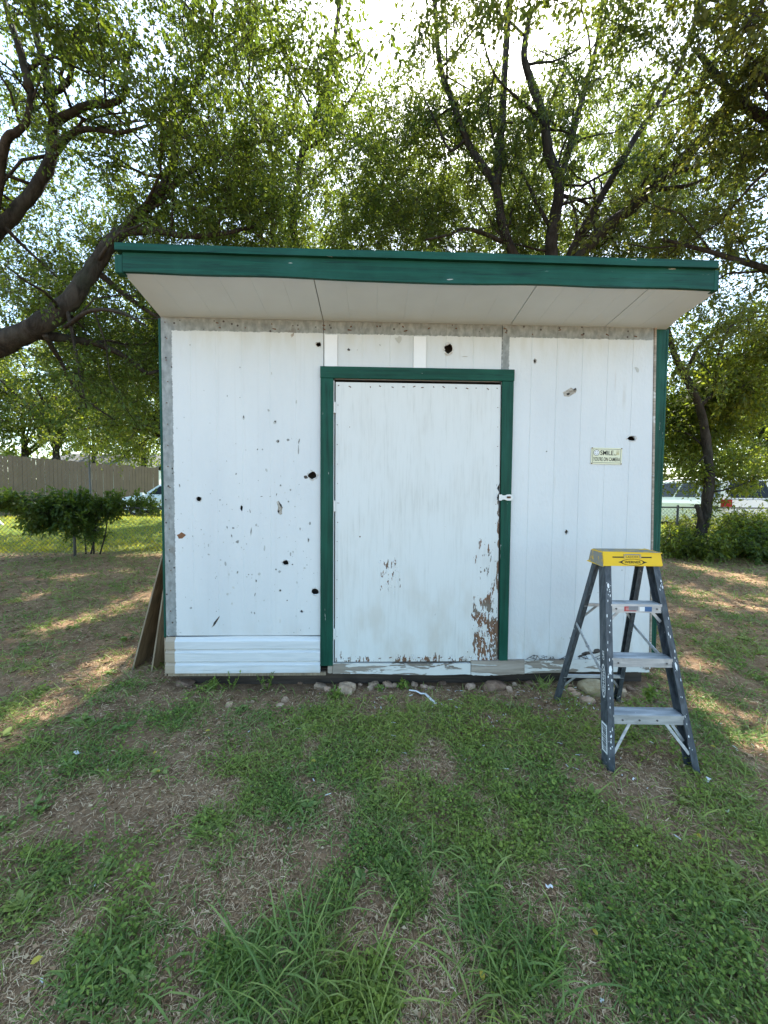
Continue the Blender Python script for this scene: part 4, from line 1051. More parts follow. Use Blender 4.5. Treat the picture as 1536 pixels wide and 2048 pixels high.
# background trees
def bgtree(px, py, Y, h, r, label, seed, mat, group='trees beyond the fences', tr=.22, nspr=330, low=.25, lean=0, mat_leaf_size=.17):
    b = at(px, py, Y); z0 = gz1(b[0], b[1])
    t = Tree('background_tree', (b[0], b[1]), label, group=group, seed=seed)
    b = np.array((b[0], b[1], z0)); g = t.r
    t.limb([b-np.array((0,0,.1)), b+np.array((.05,0,h*.18)), b+np.array((lean*.5,0,h*.34)), b+np.array((lean,0,h*.6))], tr, tr*.45, 'trunk', 0)
    for k in range(5):
        a = g.uniform(0, 6.28); s0 = b+np.array((lean*.5,0,h*g.uniform(.3,.45)))
        t.limb([s0, s0+np.array((math.cos(a)*r*.35, math.sin(a)*r*.35, h*.14)), s0+np.array((math.cos(a)*r*.75, math.sin(a)*r*.75, h*.26))], tr*.4, tr*.12, 'limb', .6)
    t.fill(b+np.array((lean,0,h*(low+.5*(1-low)))), (r, r*.9, h*.5*(1-low)), nspr, .36, .35)
    t.finish(mat, mat_leaf_size, .85, 5, 11 if mat_leaf_size > .15 else 19, twig_r=.008)
bgtree(52, 1030, 23, 11, 4.2, 'leafy tree behind tan fence at far left edge', 21, LEAF_Y, nspr=330, low=.30)
bgtree(116, 1030, 22, 12, 4.4, 'thick-trunked tree behind tan fence, second from left edge', 22, LEAF_Y, tr=.30, nspr=330, low=.30)
bgtree(290, 1030, 25, 11, 4.6, 'dark-trunked tree behind tan fence just left of shed corner', 23, LEAF_Y, tr=.28, nspr=330, low=.22)
bgtree(-120, 1030, 19, 10, 4.0, 'tree behind tan fence beyond left edge of view', 24, LEAF_A, nspr=200, low=.25)
bgtree(190, 1030, 34, 13, 5.0, 'tall tree far behind tan fence above grey house roof', 25, LEAF_C, nspr=300, low=.36)
bgtree(1534, 1040, 15, 9, 3.6, 'thick-trunked tree beyond white van at right edge', 26, LEAF_C, tr=.30, nspr=320, low=.28)
bgtree(1380, 1030, 22, 11, 4.6, 'tree beyond white van just right of shed corner', 27, LEAF_Y, nspr=320, low=.22)
bgtree(1620, 1030, 19, 10, 4.4, 'tree beyond white van past right edge of view', 28, LEAF_A, nspr=220, low=.2)
bgtree(640, 1000, 12, 16, 3.8, 'tall tree behind shed left of middle', 29, LEAF_B, nspr=330, low=.28, mat_leaf_size=.12)
bgtree(900, 1000, 13, 17, 4.0, 'tall tree behind middle of shed', 30, LEAF_B, nspr=350, low=.28, mat_leaf_size=.12)
bgtree(1180, 1000, 11, 16, 3.8, 'tall tree behind right part of shed', 32, LEAF_B, nspr=350, low=.26, mat_leaf_size=.12)
bgtree(420, 1000, 15, 10, 3.6, 'tree behind left end of shed roof', 31, LEAF_A, nspr=260, low=.3)
# far belt of woodland all round the back
fr = np.random.default_rng(77)
th_ = fr.uniform(-1.25, 1.25, 2600); rr_ = fr.uniform(46, 62, 2600)
Cc = np.stack([np.sin(th_)*rr_, np.cos(th_)*rr_-3, fr.uniform(.3, 1, 2600)**1.3*(5.5+3.5*np.sin(th_*9)+2*np.sin(th_*23+1))+.4], -1)
Pq = np.repeat(Cc, 16, 0)+fr.normal(0, .55, (2600*16, 3))
Vq, Fq = stamp(LEAF_T, LEAF_F, Pq, fr.normal(0,1,Pq.shape), fr.normal(0,.5,Pq.shape)+np.array((0,-.4,.8)), fr.uniform(.35,.7,len(Pq)), .32)
tag(link_mesh('far_woodland', big_mesh('far_woodland', Vq, Fq, LEAF_C)), 'distant belt of trees', kind='stuff')

# ------------------------------------------------------------------ fences
def chain_link(name, pts, h, label, rail=True, sp_=.075, wr=.0034, post_h=None, posts=None, cat='fence', group=None):
    e = empty(name, (pts[0][0], pts[0][1], gz1(*pts[0])), label, cat, group)
    wires = []
    for (a, b) in zip(pts[:-1], pts[1:]):
        a = np.array(a, float); b = np.array(b, float); L = np.linalg.norm(b-a); d = (b-a)/L
        za, zb = gz1(*a), gz1(*b)
        def P(s_, z): return np.array((a[0]+d[0]*s_, a[1]+d[1]*s_, za+(zb-za)*s_/L+z+.03))
        k = -h
        while k < L:
            s0, z0, s1, z1 = k, 0, k+h, h
            if s0 < 0: z0 = -s0; s0 = 0
            if s1 > L: z1 = h-(s1-L); s1 = L
            if s1 > s0:
                wires.append((P(s0,z0), P(s1,z1))); wires.append((P(s0,h-z0), P(s1,h-z1)))
            k += sp_*1.414
        if rail:
            mb = MB(); mb.tube([P(0,h-.01), P(L,h-.01)], .021, 8); mb.build('top_rail', GALV, e, True)
    W = np.array(wires); dd = unit(W[:,1]-W[:,0]); s1 = unit(np.cross(dd, (.3,.9,.1))); s2 = np.cross(dd, s1)
    rs = [s1, -.5*s1+.87*s2, -.5*s1-.87*s2]
    Vt = np.concatenate([np.stack([W[:,0]+q*wr for q in rs],1), np.stack([W[:,1]+q*wr for q in rs],1)],1).reshape(-1,3)
    Ft = (np.array([(0,1,4,3),(1,2,5,4),(2,0,3,5)])[None]+(np.arange(len(W))*6)[:,None,None]).reshape(-1,4)
    w = link_mesh('wire_mesh', big_mesh('wire_mesh', Vt-np.array(wloc(e)), Ft, GALV), e); w['kind'] = 'stuff'
    for (x, y) in (posts or pts):
        z = gz1(x, y); mb = MB(); mb.tube([(x,y,z-.1),(x,y,z+(post_h or h)+.06)], .03, 8); mb.tube([(x,y,z+(post_h or h)+.06),(x,y,z+(post_h or h)+.09)], [.034,.012], 8); mb.build('post', GALV, e, True)
    return e
pa = gnd(150, 1112); 
fL0 = (-11.5, 5.6); fLp = (pa[0], pa[1]); fL2 = (-3.6, 6.9)
chain_link('chain_link_fence', [fL0, fLp, fL2], 1.12, 'low chain-link fence left of shed, partly covered by vine', posts=[fL0, fLp, fL2])
chain_link('chain_link_fence', [(6.3,7.6),(8.6,7.5),(13.0,7.4)], 1.2, 'chain-link fence right of shed in front of white van', posts=[(6.3,7.6),at(1352,1100,7.5)[:2],(13.0,7.4)])
# tall screen fence behind the lawn on the left
tf = empty('privacy_fence', (-20, 15, gz1(-20,15)), 'tall tan screen fence behind sunlit lawn left of shed', 'fence')
A0 = at(-260, 985, 12.5)[:2]; A1 = at(318, 985, 22)[:2]
A0 = np.array(A0); A1 = np.array(A1); Lf = np.linalg.norm(A1-A0); df = (A1-A0)/Lf; nf = np.array((df[1], -df[0]))
N = 64; rg = random.Random(12)
slat = None
for i in range(N):
    s0 = Lf*i/N; s1 = Lf*(i+1)/N-.012; o_ = rg.uniform(-.012,.012); hh = 2.95+rg.uniform(-.04,.04)-.2*i/N+ (.0)
    mb = MB(); pz = gz1(*(A0+df*s0))
    pts4 = [A0+df*s0+nf*o_, A0+df*s1+nf*o_, A0+df*s1+nf*(o_+.02), A0+df*s0+nf*(o_+.02)]
    mb.loft([[(q[0],q[1],z) for q in pts4] for z in (pz-.05, pz+hh)]); mb.build('fence_panel', TAN, tf)
for i in range(0, N+1, 8):
    q = A0+df*(Lf*i/N)+nf*-.06; z = gz1(*q); mb = MB(); mb.tube([(q[0],q[1],z-.1),(q[0],q[1],z+2.9)], .035, 8); mb.build('post', GALV, tf)
# tall chain-link panel nearer at the far left
chain_link('tall_chain_link_panel', [(-14.5,8.4),(-8.6,9.0)], 2.55, 'tall chain-link panel at far left edge before tan fence', rail=False, sp_=.085, wr=.003, posts=[(-14.5,8.4),(-8.6,9.0)])
# white plank at far left
b0 = gnd(14, 1062); mb = MB(); mb.bar(at(-25,1020,b0[1]), at(16,1064,b0[1]), .06, .12)
tag(mb.build('white_plank', PALE, None, origin=tuple(b0)), 'white plank propped on lawn by low fence at far left edge', 'plank')

# vine over the low fence and bushes
vine = Tree('climbing_vine', fLp, 'dark green vine heaped over top of low chain-link fence left of shed', 'vine', seed=41)
for (px0, px1, y0, y1, n) in ((48,236,995,1028,165),(50,165,1026,1054,70),(225,318,999,1018,30),(-25,50,993,1010,56),(130,215,1034,1080,36)):
    for k in range(n):
        px, py = vine.r.uniform(px0,px1), vine.r.uniform(y0,y1)
        t_ = (px-0)/330.; Yv = fLp[1]+(px-150)/180*.55+vine.r.normal(0,.16)
        vine.spr.append(at(px, py, Yv))
for px, bx in ((182,192),(172,160),(200,215),(188,178)):
    vine.limb(P3((px,1108,6.35),((px+bx)/2+3,1070,6.35),(bx,1035,6.35),(bx+4,1010,6.35)), .02, .012, 'stem', 0)
vine.finish(LEAF_V, .095, .26, 4, 10, 'foliage')
def bush(px0, px1, py0, py1, Y, n, label, seed, mat, leaf=.085, dy=.4):
    c = at((px0+px1)/2, py1, Y); t = Tree('bush', (c[0], c[1]), label, 'bush', 'bushes along the right-hand fence', seed=seed)
    for k in range(n):
        a = t.r.uniform(0,6.28); q = math.sqrt(t.r.uniform(0,1))
        px = (px0+px1)/2+(px1-px0)/2*q*math.cos(a); py = (py0+py1)/2+(py1-py0)/2*q*math.sin(a)
        p = at(px, py, Y+t.r.normal(0,dy)); p[2] = max(p[2], .06); t.spr.append(p)
    base = np.array((c[0], c[1], gz1(c[0], c[1])))
    for k in range(5):
        d = t.r.normal(0,.35,3); top = at(px0+(px1-px0)*t.r.uniform(.2,.8), py0+8, Y)
        t.limb([base+np.array((d[0]*.5,d[1]*.3,-.05)), (base+top)/2+d*.15, top], .018, .006, 'stem', 0)
    t.finish(mat, leaf, .3, 5, 10, 'foliage')
bush(1436, 1570, 1026, 1108, 7.0, 260, 'sunlit bush in front of white van at right edge', 51, LEAF_Y)
bush(1322, 1400, 1062, 1112, 6.6, 120, 'low bush at foot of curved tree beside shed corner', 52, LEAF_Y)
bush(1395, 1470, 1078, 1112, 6.3, 100, 'low bush just right of curved tree trunk', 53, LEAF_Y)
bush(1330, 1440, 1030, 1066, 8.3, 60, 'loose leafy bush behind fence left of curved tree', 54, LEAF_Y)
bush(1500, 1600, 1060, 1125, 6.0, 170, 'dark shaded bush in lower right corner of hedge', 55, LEAF_V)

# ------------------------------------------------------------------ vehicles and house
GLASS = NT('tinted_glass'); GLASS.base((.008,.010,.011), .12, .2); GLASS = GLASS.m
GLASSB = NT('sky_lit_glass'); GLASSB.base((.07,.09,.115), .08, .5); GLASSB = GLASSB.m
WCAR = mat_plain('white_car_paint', (.74,.75,.73), .3, .5, 0, .03, 3, 0)
BCAR = mat_plain('pale_blue_car_paint', (.55,.62,.70), .3, .5, 0, .03, 3, 0)
LENS = NT('red_lens'); LENS.base((.26,.008,.008), .35, .15); LENS = LENS.m
def vehicle(name, label, cat, loc, fwd, L, Wd, zb, zbelt, zroof, prof_top, body, rail=True):
    """x forward from the rear face, y to the left; prof_top = x of rear glass top, rear glass foot, windscreen top, windscreen foot"""
    e = empty(name, loc, label, cat); fwd = np.array(fwd)/np.linalg.norm(fwd); lf = np.array((-fwd[1], fwd[0]))
    def w(x, y, z): return (loc[0]+fwd[0]*x+lf[0]*y, loc[1]+fwd[1]*x+lf[1]*y, loc[2]+z)
    h = Wd/2; xr0, xr1, xf0, xf1, hood = prof_top
    secs = []                                        # body loft along x
    for x, wy, z0, z1 in ((0,.93,zb+.05,zbelt-.02),(.10,1,zb,zbelt),(xf1,1,zb,zbelt),(xf1+.3,1,zb,hood+.04),(L-.35,.98,zb,hood-.06),(L-.06,.9,zb+.03,hood-.2),(L,.82,zb+.1,hood-.3)):
        y = h*wy; secs.append([w(x,-y*.96,z0),w(x,-y,z0+.2*(z1-z0)),w(x,-y,z0+.8*(z1-z0)),w(x,-y*.95,z1),w(x,y*.95,z1),w(x,y,z0+.8*(z1-z0)),w(x,y,z0+.2*(z1-z0)),w(x,y*.96,z0)])
    mb = MB(); mb.loft(secs); mb.build('body', body, e, False)
    # cabin: belt outline to roof outline
    hb, hr = h*.945, h*.80
    belt = [(xr1,-hb),(xf1,-hb),(xf1,hb),(xr1,hb)]; roof = [(xr0,-hr),(xf0,-hr),(xf0,hr),(xr0,hr)]
    mb = MB(); mb.loft([[w(x,y,zbelt) for x,y in belt],[w(x,y,zroof-.06) for x,y in roof],[w(x+(.06 if x < L/2 else -.1),y*.93,zroof) for x,y in roof]]); mb.build('cabin', body, e)
    def lerp(p, q, t): return tuple(a+(b-a)*t for a, b in zip(p, q))
    def pane(b0, b1, r0, r1, m, nm, t0, t1, u0, u1, off, sub=None):
        B0, B1, R0, R1 = [np.array(w(*q)) for q in (b0,b1,r0,r1)]
        def P(u, t): return (B0+(B1-B0)*u)*(1-t)+(R0+(R1-R0)*u)*t
        q = [P(u0,t0),P(u1,t0),P(u1,t1),P(u0,t1)]; nn = np.cross(q[1]-q[0], q[3]-q[0]); nn = nn/np.linalg.norm(nn)*off
        m_ = MB(); m_.loft([[x-nn*.5 for x in q],[x+nn for x in q]]); return m_.build(nm, m, e)
    zr = zroof-.06
    for s in (1, -1):
        a = [(xr1,s*hb,zbelt),(xf1,s*hb,zbelt),(xr0,s*hr,zr),(xf0,s*hr,zr)]
        for u0, u1, m in ((.06,.31,GLASSB),(.34,.60,GLASS),(.63,.93,GLASS)): pane(*a, m, 'side_window', .08, .90, u0, u1, s*.012*-1)
    pane((xr1,-hb,zbelt),(xr1,hb,zbelt),(xr0,-hr,zr),(xr0,hr,zr), GLASS, 'rear_window', .06, .92, .09, .91, .012)
    pane((xf1,-hb,zbelt),(xf1,hb,zbelt),(xf0,-hr,zr),(xf0,hr,zr), GLASSB, 'windscreen', .05, .93, .06, .94, -.012)
    for s in (1, -1):
        mb = MB(); y0, y1 = s*h*.74, s*h*.99
        mb.loft([[w(x,y,z) for x,y in ((-.02,y0),(-.02,y1),(.16,y1*1.015),(.16,y0))] for z in (zbelt-.30, zbelt-.02)]); mb.build('tail_light', LENS, e)
        for x in (L*.2, L*.8):
            c = np.array(w(x, s*(h-.10), .34)); ax = np.array((lf[0],lf[1],0))*s
            mb = MB(); mb.tube([c-ax*.10, c+ax*.085, c+ax*.10], [.34,.34,.30], 20); wh = mb.build('wheel', RUB, e)
            mb = MB(); mb.tube([c+ax*.098, c+ax*.106], [.21,.19], 16); mb.build('rim', ALU, wh)
        if rail:
            mb = MB(); mb.tube([w(xr0+.15,s*hr*.9,zroof-.01),w(xr0+.2,s*hr*.9,zroof+.06),w(xf0-.5,s*hr*.9,zroof+.06),w(xf0-.45,s*hr*.9,zroof-.01)], .022, 6); mb.build('roof_rail', ALU, e)
        mb = MB(); mb.loft([[w(xf1-.1+a,s*(h+b),zbelt+c) for a,c in ((0,-.02),(.12,-.02),(.12,.13),(0,.13))] for b in (.0,.20)]); mb.build('wing_mirror', body, e)
    mb = MB()
    if rail:
        for x in (xr0+.35, xr0+1.1): mb.tube([w(x,-hr*.9,zroof+.06),w(x,hr*.9,zroof+.06)], .018, 6)
        mb.build('roof_bar', ALU, e)
    mb = MB(); mb.loft([[w(x,y,z) for x,y in ((-.10,-h*.95),(.08,-h),(.08,h),(-.10,h*.95))] for z in (zb+.02, zb+.26)]); mb.build('rear_bumper', body, e, bevel=.02)
    mb = MB(); mb.loft([[w(x,y,z) for x,y in ((-.012,-.26),(.09,-.26),(.09,.26),(-.012,.26))] for z in (zbelt-.42, zbelt-.28)]); mb.build('number_plate', WHITEP, e)
    return e
rc = at(1450, 1000, 10.4); z = gz1(rc[0], rc[1])
fv = np.array((.02,1.0)); lfv = np.array((-fv[1], fv[0]))
loc = (rc[0]-lfv[0]*.97, rc[1]-lfv[1]*.97, z)
vehicle('parked_van', 'white van with dark rear window and red tail light parked beyond right-hand fence', 'van', loc, fv, 4.9, 1.95, .38, 1.36, 2.14, (.22,.02,3.35,4.1,1.12), WCAR)
cc = at(272, 1020, 17.5); z = gz1(cc[0], cc[1])
vehicle('parked_car', 'pale blue car parked on lawn in front of tan fence, nose just left of shed', 'car', (cc[0]+3.85, cc[1]+.5, z), (-1,-.10), 4.4, 1.8, .3, 1.05, 1.62, (.5,.1,2.5,3.2,1.0), BCAR, False)
hp = at(190, 985, 33)
house = empty('house', (hp[0], hp[1], gz1(hp[0],hp[1])), 'pale house with grey roof just showing over tan fence', 'house')
hx, hy, hz0 = hp[0], hp[1], gz1(hp[0], hp[1])
HW = mat_plain('house_wall_paint', (.62,.62,.58), .8, .2, 0, .05, 4, .1); HR = mat_plain('grey_shingle', (.13,.13,.125), .9, .1, 0, .25, 8, .4)
mb = MB(); mb.box(hx-5, hx+5, hy, hy+7, hz0-.1, hz0+3.3); mb.build('wall', HW, house)
mb = MB(); mb.loft([[(x,hy-.5,hz0+3.25),(x,hy+3.5,hz0+5.0),(x,hy+7.5,hz0+3.25),(x,hy+7.4,hz0+3.1),(x,hy+3.5,hz0+4.85),(x,hy-.4,hz0+3.1)] for x in (hx-5.4, hx+5.4)]); mb.build('roof', HR, house)
for k in (-3, 0, 3):
    mb = MB(); mb.box(hx+k-.55, hx+k+.55, hy-.04, hy-.002, hz0+1.1, hz0+2.4); wf = mb.build('window', WHITEP, house)
    mb = MB(); mb.box(hx+k-.47, hx+k+.47, hy-.055, hy-.042, hz0+1.18, hz0+2.32); mb.build('pane', GLASSB, wf)

# ------------------------------------------------------------------ ground cover
gr_ = np.random.default_rng(2024)
GREEN = [(120,1520,115,38,.9),(60,1400,80,30,.55),(200,1400,100,30,.5),(330,1440,120,40,.35),(400,1375,60,18,.5),(540,1365,50,14,.45),(690,1385,60,16,.6),
 (520,1500,150,40,.55),(640,1440,170,40,.55),(800,1465,200,50,.9),(560,1590,90,36,.95),(1050,1500,220,75,.95),(880,1600,130,60,.85),(1100,1640,230,80,1.0),(720,1560,90,40,.5),
 (430,1650,85,40,.85),(250,1680,140,48,.75),(400,1720,40,30,.6),(90,1735,75,45,.6),(1410,1750,170,110,1.0),(1410,1950,200,110,1.15),(1200,1900,90,90,.85),(820,1790,60,85,.95),(740,1700,100,50,.65),
 (640,1790,110,80,.45),(500,1920,160,55,.6),(190,1920,110,60,.8),(980,1425,130,35,.8),(1270,1590,80,40,.4),(1450,1640,110,45,.6),(1480,1330,60,60,.6),(1440,1250,110,60,.75),(700,2000,120,60,.6),(950,1700,120,60,.6),(60,2000,60,40,.3),(1020,1780,70,50,.6),(1330,1420,120,50,.4),(780,1640,120,50,.5)]
BROWN = [(880,1535,40,36,.9),(690,1610,40,26,.5),(860,1900,50,120,.9),(890,1990,80,60,.7),(1140,1800,60,40,.9),(1170,1870,40,30,.7),(1240,1562,90,26,.7),(780,1375,420,20,.9),(330,1600,120,50,.7),(60,1960,80,90,.8),(330,1970,60,60,.3),(500,1700,110,60,.7),(1360,1650,70,20,.5),(1080,1700,40,30,.4),(560,1730,70,40,.6),(470,1810,80,40,.6),(1190,1980,60,50,.6)]
def ell(x, y, lst):
    s_ = np.zeros_like(x)
    for (px, py, rx, ry, w) in lst:
        c = gnd(px, py); d = c-CAM; dist = float(d@FX); el = -d[2]/np.linalg.norm(d)
        a = rx*dist/FPX; b = ry*dist/FPX/el
        s_ = np.maximum(s_, w*np.exp(-(((x-c[0])/a)**2+((y-c[1])/b)**2)*.9))
    return s_
def greenness(x, y):
    g = ell(x, y, GREEN)-.8*ell(x, y, BROWN)
    n = fbm2(x, y, 5.5, 3, 3)-.5; n2 = fbm2(x, y, 19, 8, 2)-.5
    far = sstep(3.5, 7, np.hypot(x, y+3))
    g = g*(1-far*.75)+.10*far
    return np.clip((g*1.0+.16*(1-ell(x, y, BROWN)))+n*1.7+n2*1.1, 0, 1.3)
def inside_shed(x, y): return (x > SX0-.02) & (x < SX1+.03) & (y > .0) & (y < DEP)
def scatter(n, rmin, rmax, pw=1.0):
    """points on the yard, thinning with distance from the path in front of the shed"""
    u = gr_.uniform(0, 1, n); r = rmin*(rmax/rmin)**(u**pw); a = gr_.uniform(-1.02, 1.02, n)
    x = r*np.sin(a); y = -3+r*np.cos(a); k = ~inside_shed(x, y)
    return x[k], y[k], r[k]
def stuff(name, label, mat, V, F):
    return tag(link_mesh(name, big_mesh(name, V, F, mat)), label, kind='stuff')
def flat(n, tilt): return np.stack([gr_.normal(0,tilt,n), gr_.normal(0,tilt,n), np.ones(n)], -1)
def heading(n, zr): a = gr_.uniform(0, 2*math.pi, n); return np.stack([np.cos(a), np.sin(a), gr_.uniform(*zr, n)], -1)
# dry thatch
x, y, r = scatter(220000, .95, 13); g = greenness(x, y); dirt = ell(x, y, [(780,1372,430,16,1.),(1100,1390,200,20,.7)])
k = gr_.uniform(0,1,len(x)) < np.clip(1-.62*g, .14, 1)*(1-.85*dirt)*np.clip(-.32+2.1*fbm2(x,y,2.6,44,3), .16, 1); x, y, r = x[k], y[k], r[k]; n = len(x)
P = np.stack([x, y, gz(x, y)+.002+gr_.uniform(0,.012,n)], -1); sc_ = np.clip((r/2.4)**.5, .8, 2.0)
V, F = stamp(STRAW_T, STRAW_F, P, heading(n,(-.12,.22)), flat(n,.3), gr_.uniform(.008,.042,n)*sc_, gr_.uniform(.0010,.0026,n)*sc_)
stuff('dry_thatch', 'dry straw and dead grass over the soil', STRAW, V, F)
# brown leaf litter
x, y, r = scatter(26000, .95, 14, .8); k = gr_.uniform(0,1,len(x)) < np.clip(1-.8*greenness(x,y), .1, 1); x, y, r = x[k], y[k], r[k]; n = len(x)
P = np.stack([x, y, gz(x,y)+.004+gr_.uniform(0,.012,n)], -1); sc_ = np.clip((r/2.4)**.5, .8, 2.2)
V, F = stamp(LEAF_T*np.array((1,1,2.5)), LEAF_F, P, heading(n,(-.1,.3)), flat(n,.45), gr_.uniform(.010,.034,n)*sc_, gr_.uniform(.006,.016,n)*sc_)
stuff('leaf_litter', 'brown fallen leaf fragments over the yard', LITTER, V, F)
# clover and low weeds
x, y, r = scatter(330000, .95, 13); g = greenness(x, y)
k = gr_.uniform(0,1,len(x)) < np.clip((g-.26)*1.6, .02, .85)*np.clip(-.45+2.3*fbm2(x,y,8.5,71,3), .12, 1); x, y, r, g = x[k], y[k], r[k], g[k]; n = len(x)
sc_ = np.clip((r/2.4)**.45, .85, 1.9)
P = np.stack([x, y, gz(x,y)+.004+gr_.uniform(0,1,n)**1.2*(.012+.035*np.clip(g,0,1))], -1)
big_ = .75+.7*fbm2(x, y, 3.0, 61, 2)
V, F = stamp(OVAL_T, OVAL_F, P, heading(n,(-.3,.9)), flat(n,.6), gr_.uniform(.006,.021,n)*sc_*big_, gr_.uniform(.005,.013,n)*sc_*big_)
stuff('clover_weeds', 'low green clover and weeds in patches', CLOVER, V, F)
# broad-leaved rosettes among the clover
nr = 420; x, y, r = scatter(nr*3, .95, 9); g = greenness(x, y); k = gr_.uniform(0,1,len(x)) < np.clip(g*.8, .06, .6); x, y, r = x[k], y[k], r[k]; n = len(x)
m = 9; X = np.repeat(x, m); Y2 = np.repeat(y, m); sz = np.repeat(gr_.uniform(.55,1.3,n)*np.clip((r/2.4)**.4,.85,1.8), m)
a = gr_.uniform(0, 2*math.pi, n*m); D = np.stack([np.cos(a), np.sin(a), gr_.uniform(.1,.9,n*m)], -1)
P = np.stack([X+np.cos(a)*.004, Y2+np.sin(a)*.004, gz(X,Y2)+.01], -1); Lr = sz*gr_.uniform(.025,.055,n*m)
V, F = stamp(OVAL_T, OVAL_F, P, D, flat(n*m,.3), Lr, Lr*gr_.uniform(.38,.6,n*m), gr_.uniform(.1,.6,n*m))
stuff('broadleaf_weeds', 'broad-leaved weed rosettes among the clover', GRASS, V, F)
# short grass
x, y, r = scatter(270000, .95, 14); g = greenness(x, y); gn = fbm2(x, y, 3.3, 91, 2)
k = gr_.uniform(0,1,len(x)) < np.clip((g-.02)*1.3, .08, .85)*sstep(.22,.50,gn); x, y, r = x[k], y[k], r[k]; n = len(x); sc_ = np.clip((r/2.4)**.45, .85, 1.9)
P = np.stack([x, y, gz(x,y)-.002], -1)
V, F = stamp(BLADE_T, BLADE_F, P, heading(n,(.35,1.8)), flat(n,.8), gr_.uniform(.035,.15,n)*sc_, gr_.uniform(.0022,.0058,n)*sc_, gr_.uniform(.15,1.,n))
stuff('short_grass', 'thin short grass among the weeds', GRASS, V, F)
# lawn beyond the low fence and turf around the far yard
n = 60000; x = gr_.uniform(-26, -2, n); y = 6.6+(24-6.6)*gr_.uniform(0,1,n)**1.6
k = (y > 6.9+.12*(x+7)) ; x, y = x[k], y[k]; n = len(x)
P = np.stack([x, y, gz(x,y)], -1)
V, F = stamp(BLADE_T, BLADE_F, P, heading(n,(.8,2.4)), flat(n,.8), gr_.uniform(.08,.22,n), gr_.uniform(.008,.018,n), gr_.uniform(.1,.6,n))
stuff('lawn_grass', 'sunlit lawn grass beyond the low fence', LAWN, V, F)
n = 26000; x = gr_.uniform(3, 24, n); y = gr_.uniform(7.6, 20, n); P = np.stack([x,y,gz(x,y)],-1)
V, F = stamp(BLADE_T, BLADE_F, P, heading(n,(.8,2.4)), flat(n,.8), gr_.uniform(.08,.22,n), gr_.uniform(.008,.018,n), gr_.uniform(.1,.6,n))
stuff('verge_grass', 'grass verge beyond the right-hand fence', LAWN, V, F)
# pale flakes of paint and wood
x = np.concatenate([gr_.normal(.8,.9,230), gr_.normal(1.5,.18,90)]); y = np.concatenate([-np.abs(gr_.normal(.15,.6,230))-.02, gr_.normal(-.32,.12,90)])
k = ~inside_shed(x,y) & (y > -2.2); x, y = x[k], y[k]; n = len(x); P = np.stack([x,y,gz(x,y)+.012], -1)
V, F = stamp(STRAW_T, STRAW_F, P, heading(n,(-.1,.2)), flat(n,.4), gr_.uniform(.006,.032,n), gr_.uniform(.002,.006,n))
stuff('paint_flakes', 'pale flakes of paint and wood on the soil', FLAKE, V, F)
# taller loose blades standing over the weeds
x, y, r = scatter(9000, .95, 8); g = greenness(x, y); gn = fbm2(x, y, 1.9, 123, 2)
k = gr_.uniform(0,1,len(x)) < np.clip(g*.9, .05, .8)*sstep(.40,.62,gn); x, y, r = x[k], y[k], r[k]; n = len(x)
P = np.stack([x, y, gz(x,y)-.002], -1)
V, F = stamp(BLADE_T, BLADE_F, P, heading(n,(.5,1.7)), flat(n,.8), gr_.uniform(.10,.24,n), gr_.uniform(.0045,.0085,n), gr_.uniform(.4,1.1,n))
stuff('loose_blades', 'loose taller grass blades standing over the weeds', GRASS, V, F)
# longer tufts, each a thing
def tuft(px, py, nb, L, spread, label, seed, w=.006, mat=GRASS, bend=(.35,1.1), lean=(0,0)):
    g_ = np.random.default_rng(seed); c = gnd(px, py); x = c[0]+g_.normal(0,spread,nb); y = c[1]+g_.normal(0,spread*.8,nb)
    k = ~inside_shed(x,y-.02); x, y = x[k], y[k]; m = len(x); z0 = gz1(c[0],c[1])
    a = g_.uniform(0,2*math.pi,m); D = np.stack([np.cos(a)+lean[0], np.sin(a)+lean[1], g_.uniform(.7,2.4,m)], -1)
    Lb = L*g_.uniform(.45,1.1,m); P = np.stack([x-c[0], y-c[1], gz(x,y)-z0-.004], -1)
    N0 = np.stack([g_.normal(0,1,m), g_.normal(0,1,m), np.full(m,.6)], -1)
    T2 = np.array([(t,s*wd,0) for t,wd in ((0,.7),(.25,1),(.5,.85),(.75,.6)) for s in (-.5,.5)]+[(1,0,0)], float)
    F2 = np.array([(0,1,3),(0,3,2),(2,3,5),(2,5,4),(4,5,7),(4,7,6),(6,7,8)])
    V, F = stamp(T2, F2, P, D, N0, Lb, w*g_.uniform(.6,1.2,m), g_.uniform(*bend,m))
    V[:,2] = np.maximum(V[:,2], .004)
    return tag(link_mesh('grass_tuft', big_mesh('grass_tuft', V, F, mat), None, (c[0],c[1],z0)), label, 'grass tuft', 'long grass tufts in the yard')
tuft(600,1930,300,.34,.105,'long light green grass tuft at bottom edge left of middle',61,.0058,bend=(.3,.9))
tuft(470,1985,110,.26,.10,'grass tuft at bottom edge left of biggest light green tuft',62,.006)
tuft(720,1990,120,.30,.09,'grass tuft at bottom edge right of biggest light green tuft',69,.0055)
tuft(1020,1960,190,.30,.10,'long arching grass tuft at bottom edge right of middle',63,.0058)
tuft(1010,1850,60,.22,.08,'thin grass tuft above bottom right-of-middle tuft',70,.005)
tuft(225,1935,70,.20,.085,'flattened broad-bladed grass tuft near lower left corner',64,.011,bend=(.6,1.3))
tuft(270,1830,45,.18,.07,'wispy grass tuft in left foreground above broad-bladed one',65,.007)
tuft(790,1480,130,.17,.13,'pale green grass tuft in weeds before shed door',66,.006)
tuft(1245,1480,60,.16,.08,'grass tuft between front feet of step ladder',67,.006)
tuft(1085,1378,50,.17,.035,'upright grass tuft against left rear foot of step ladder',68,.006,bend=(.1,.5))
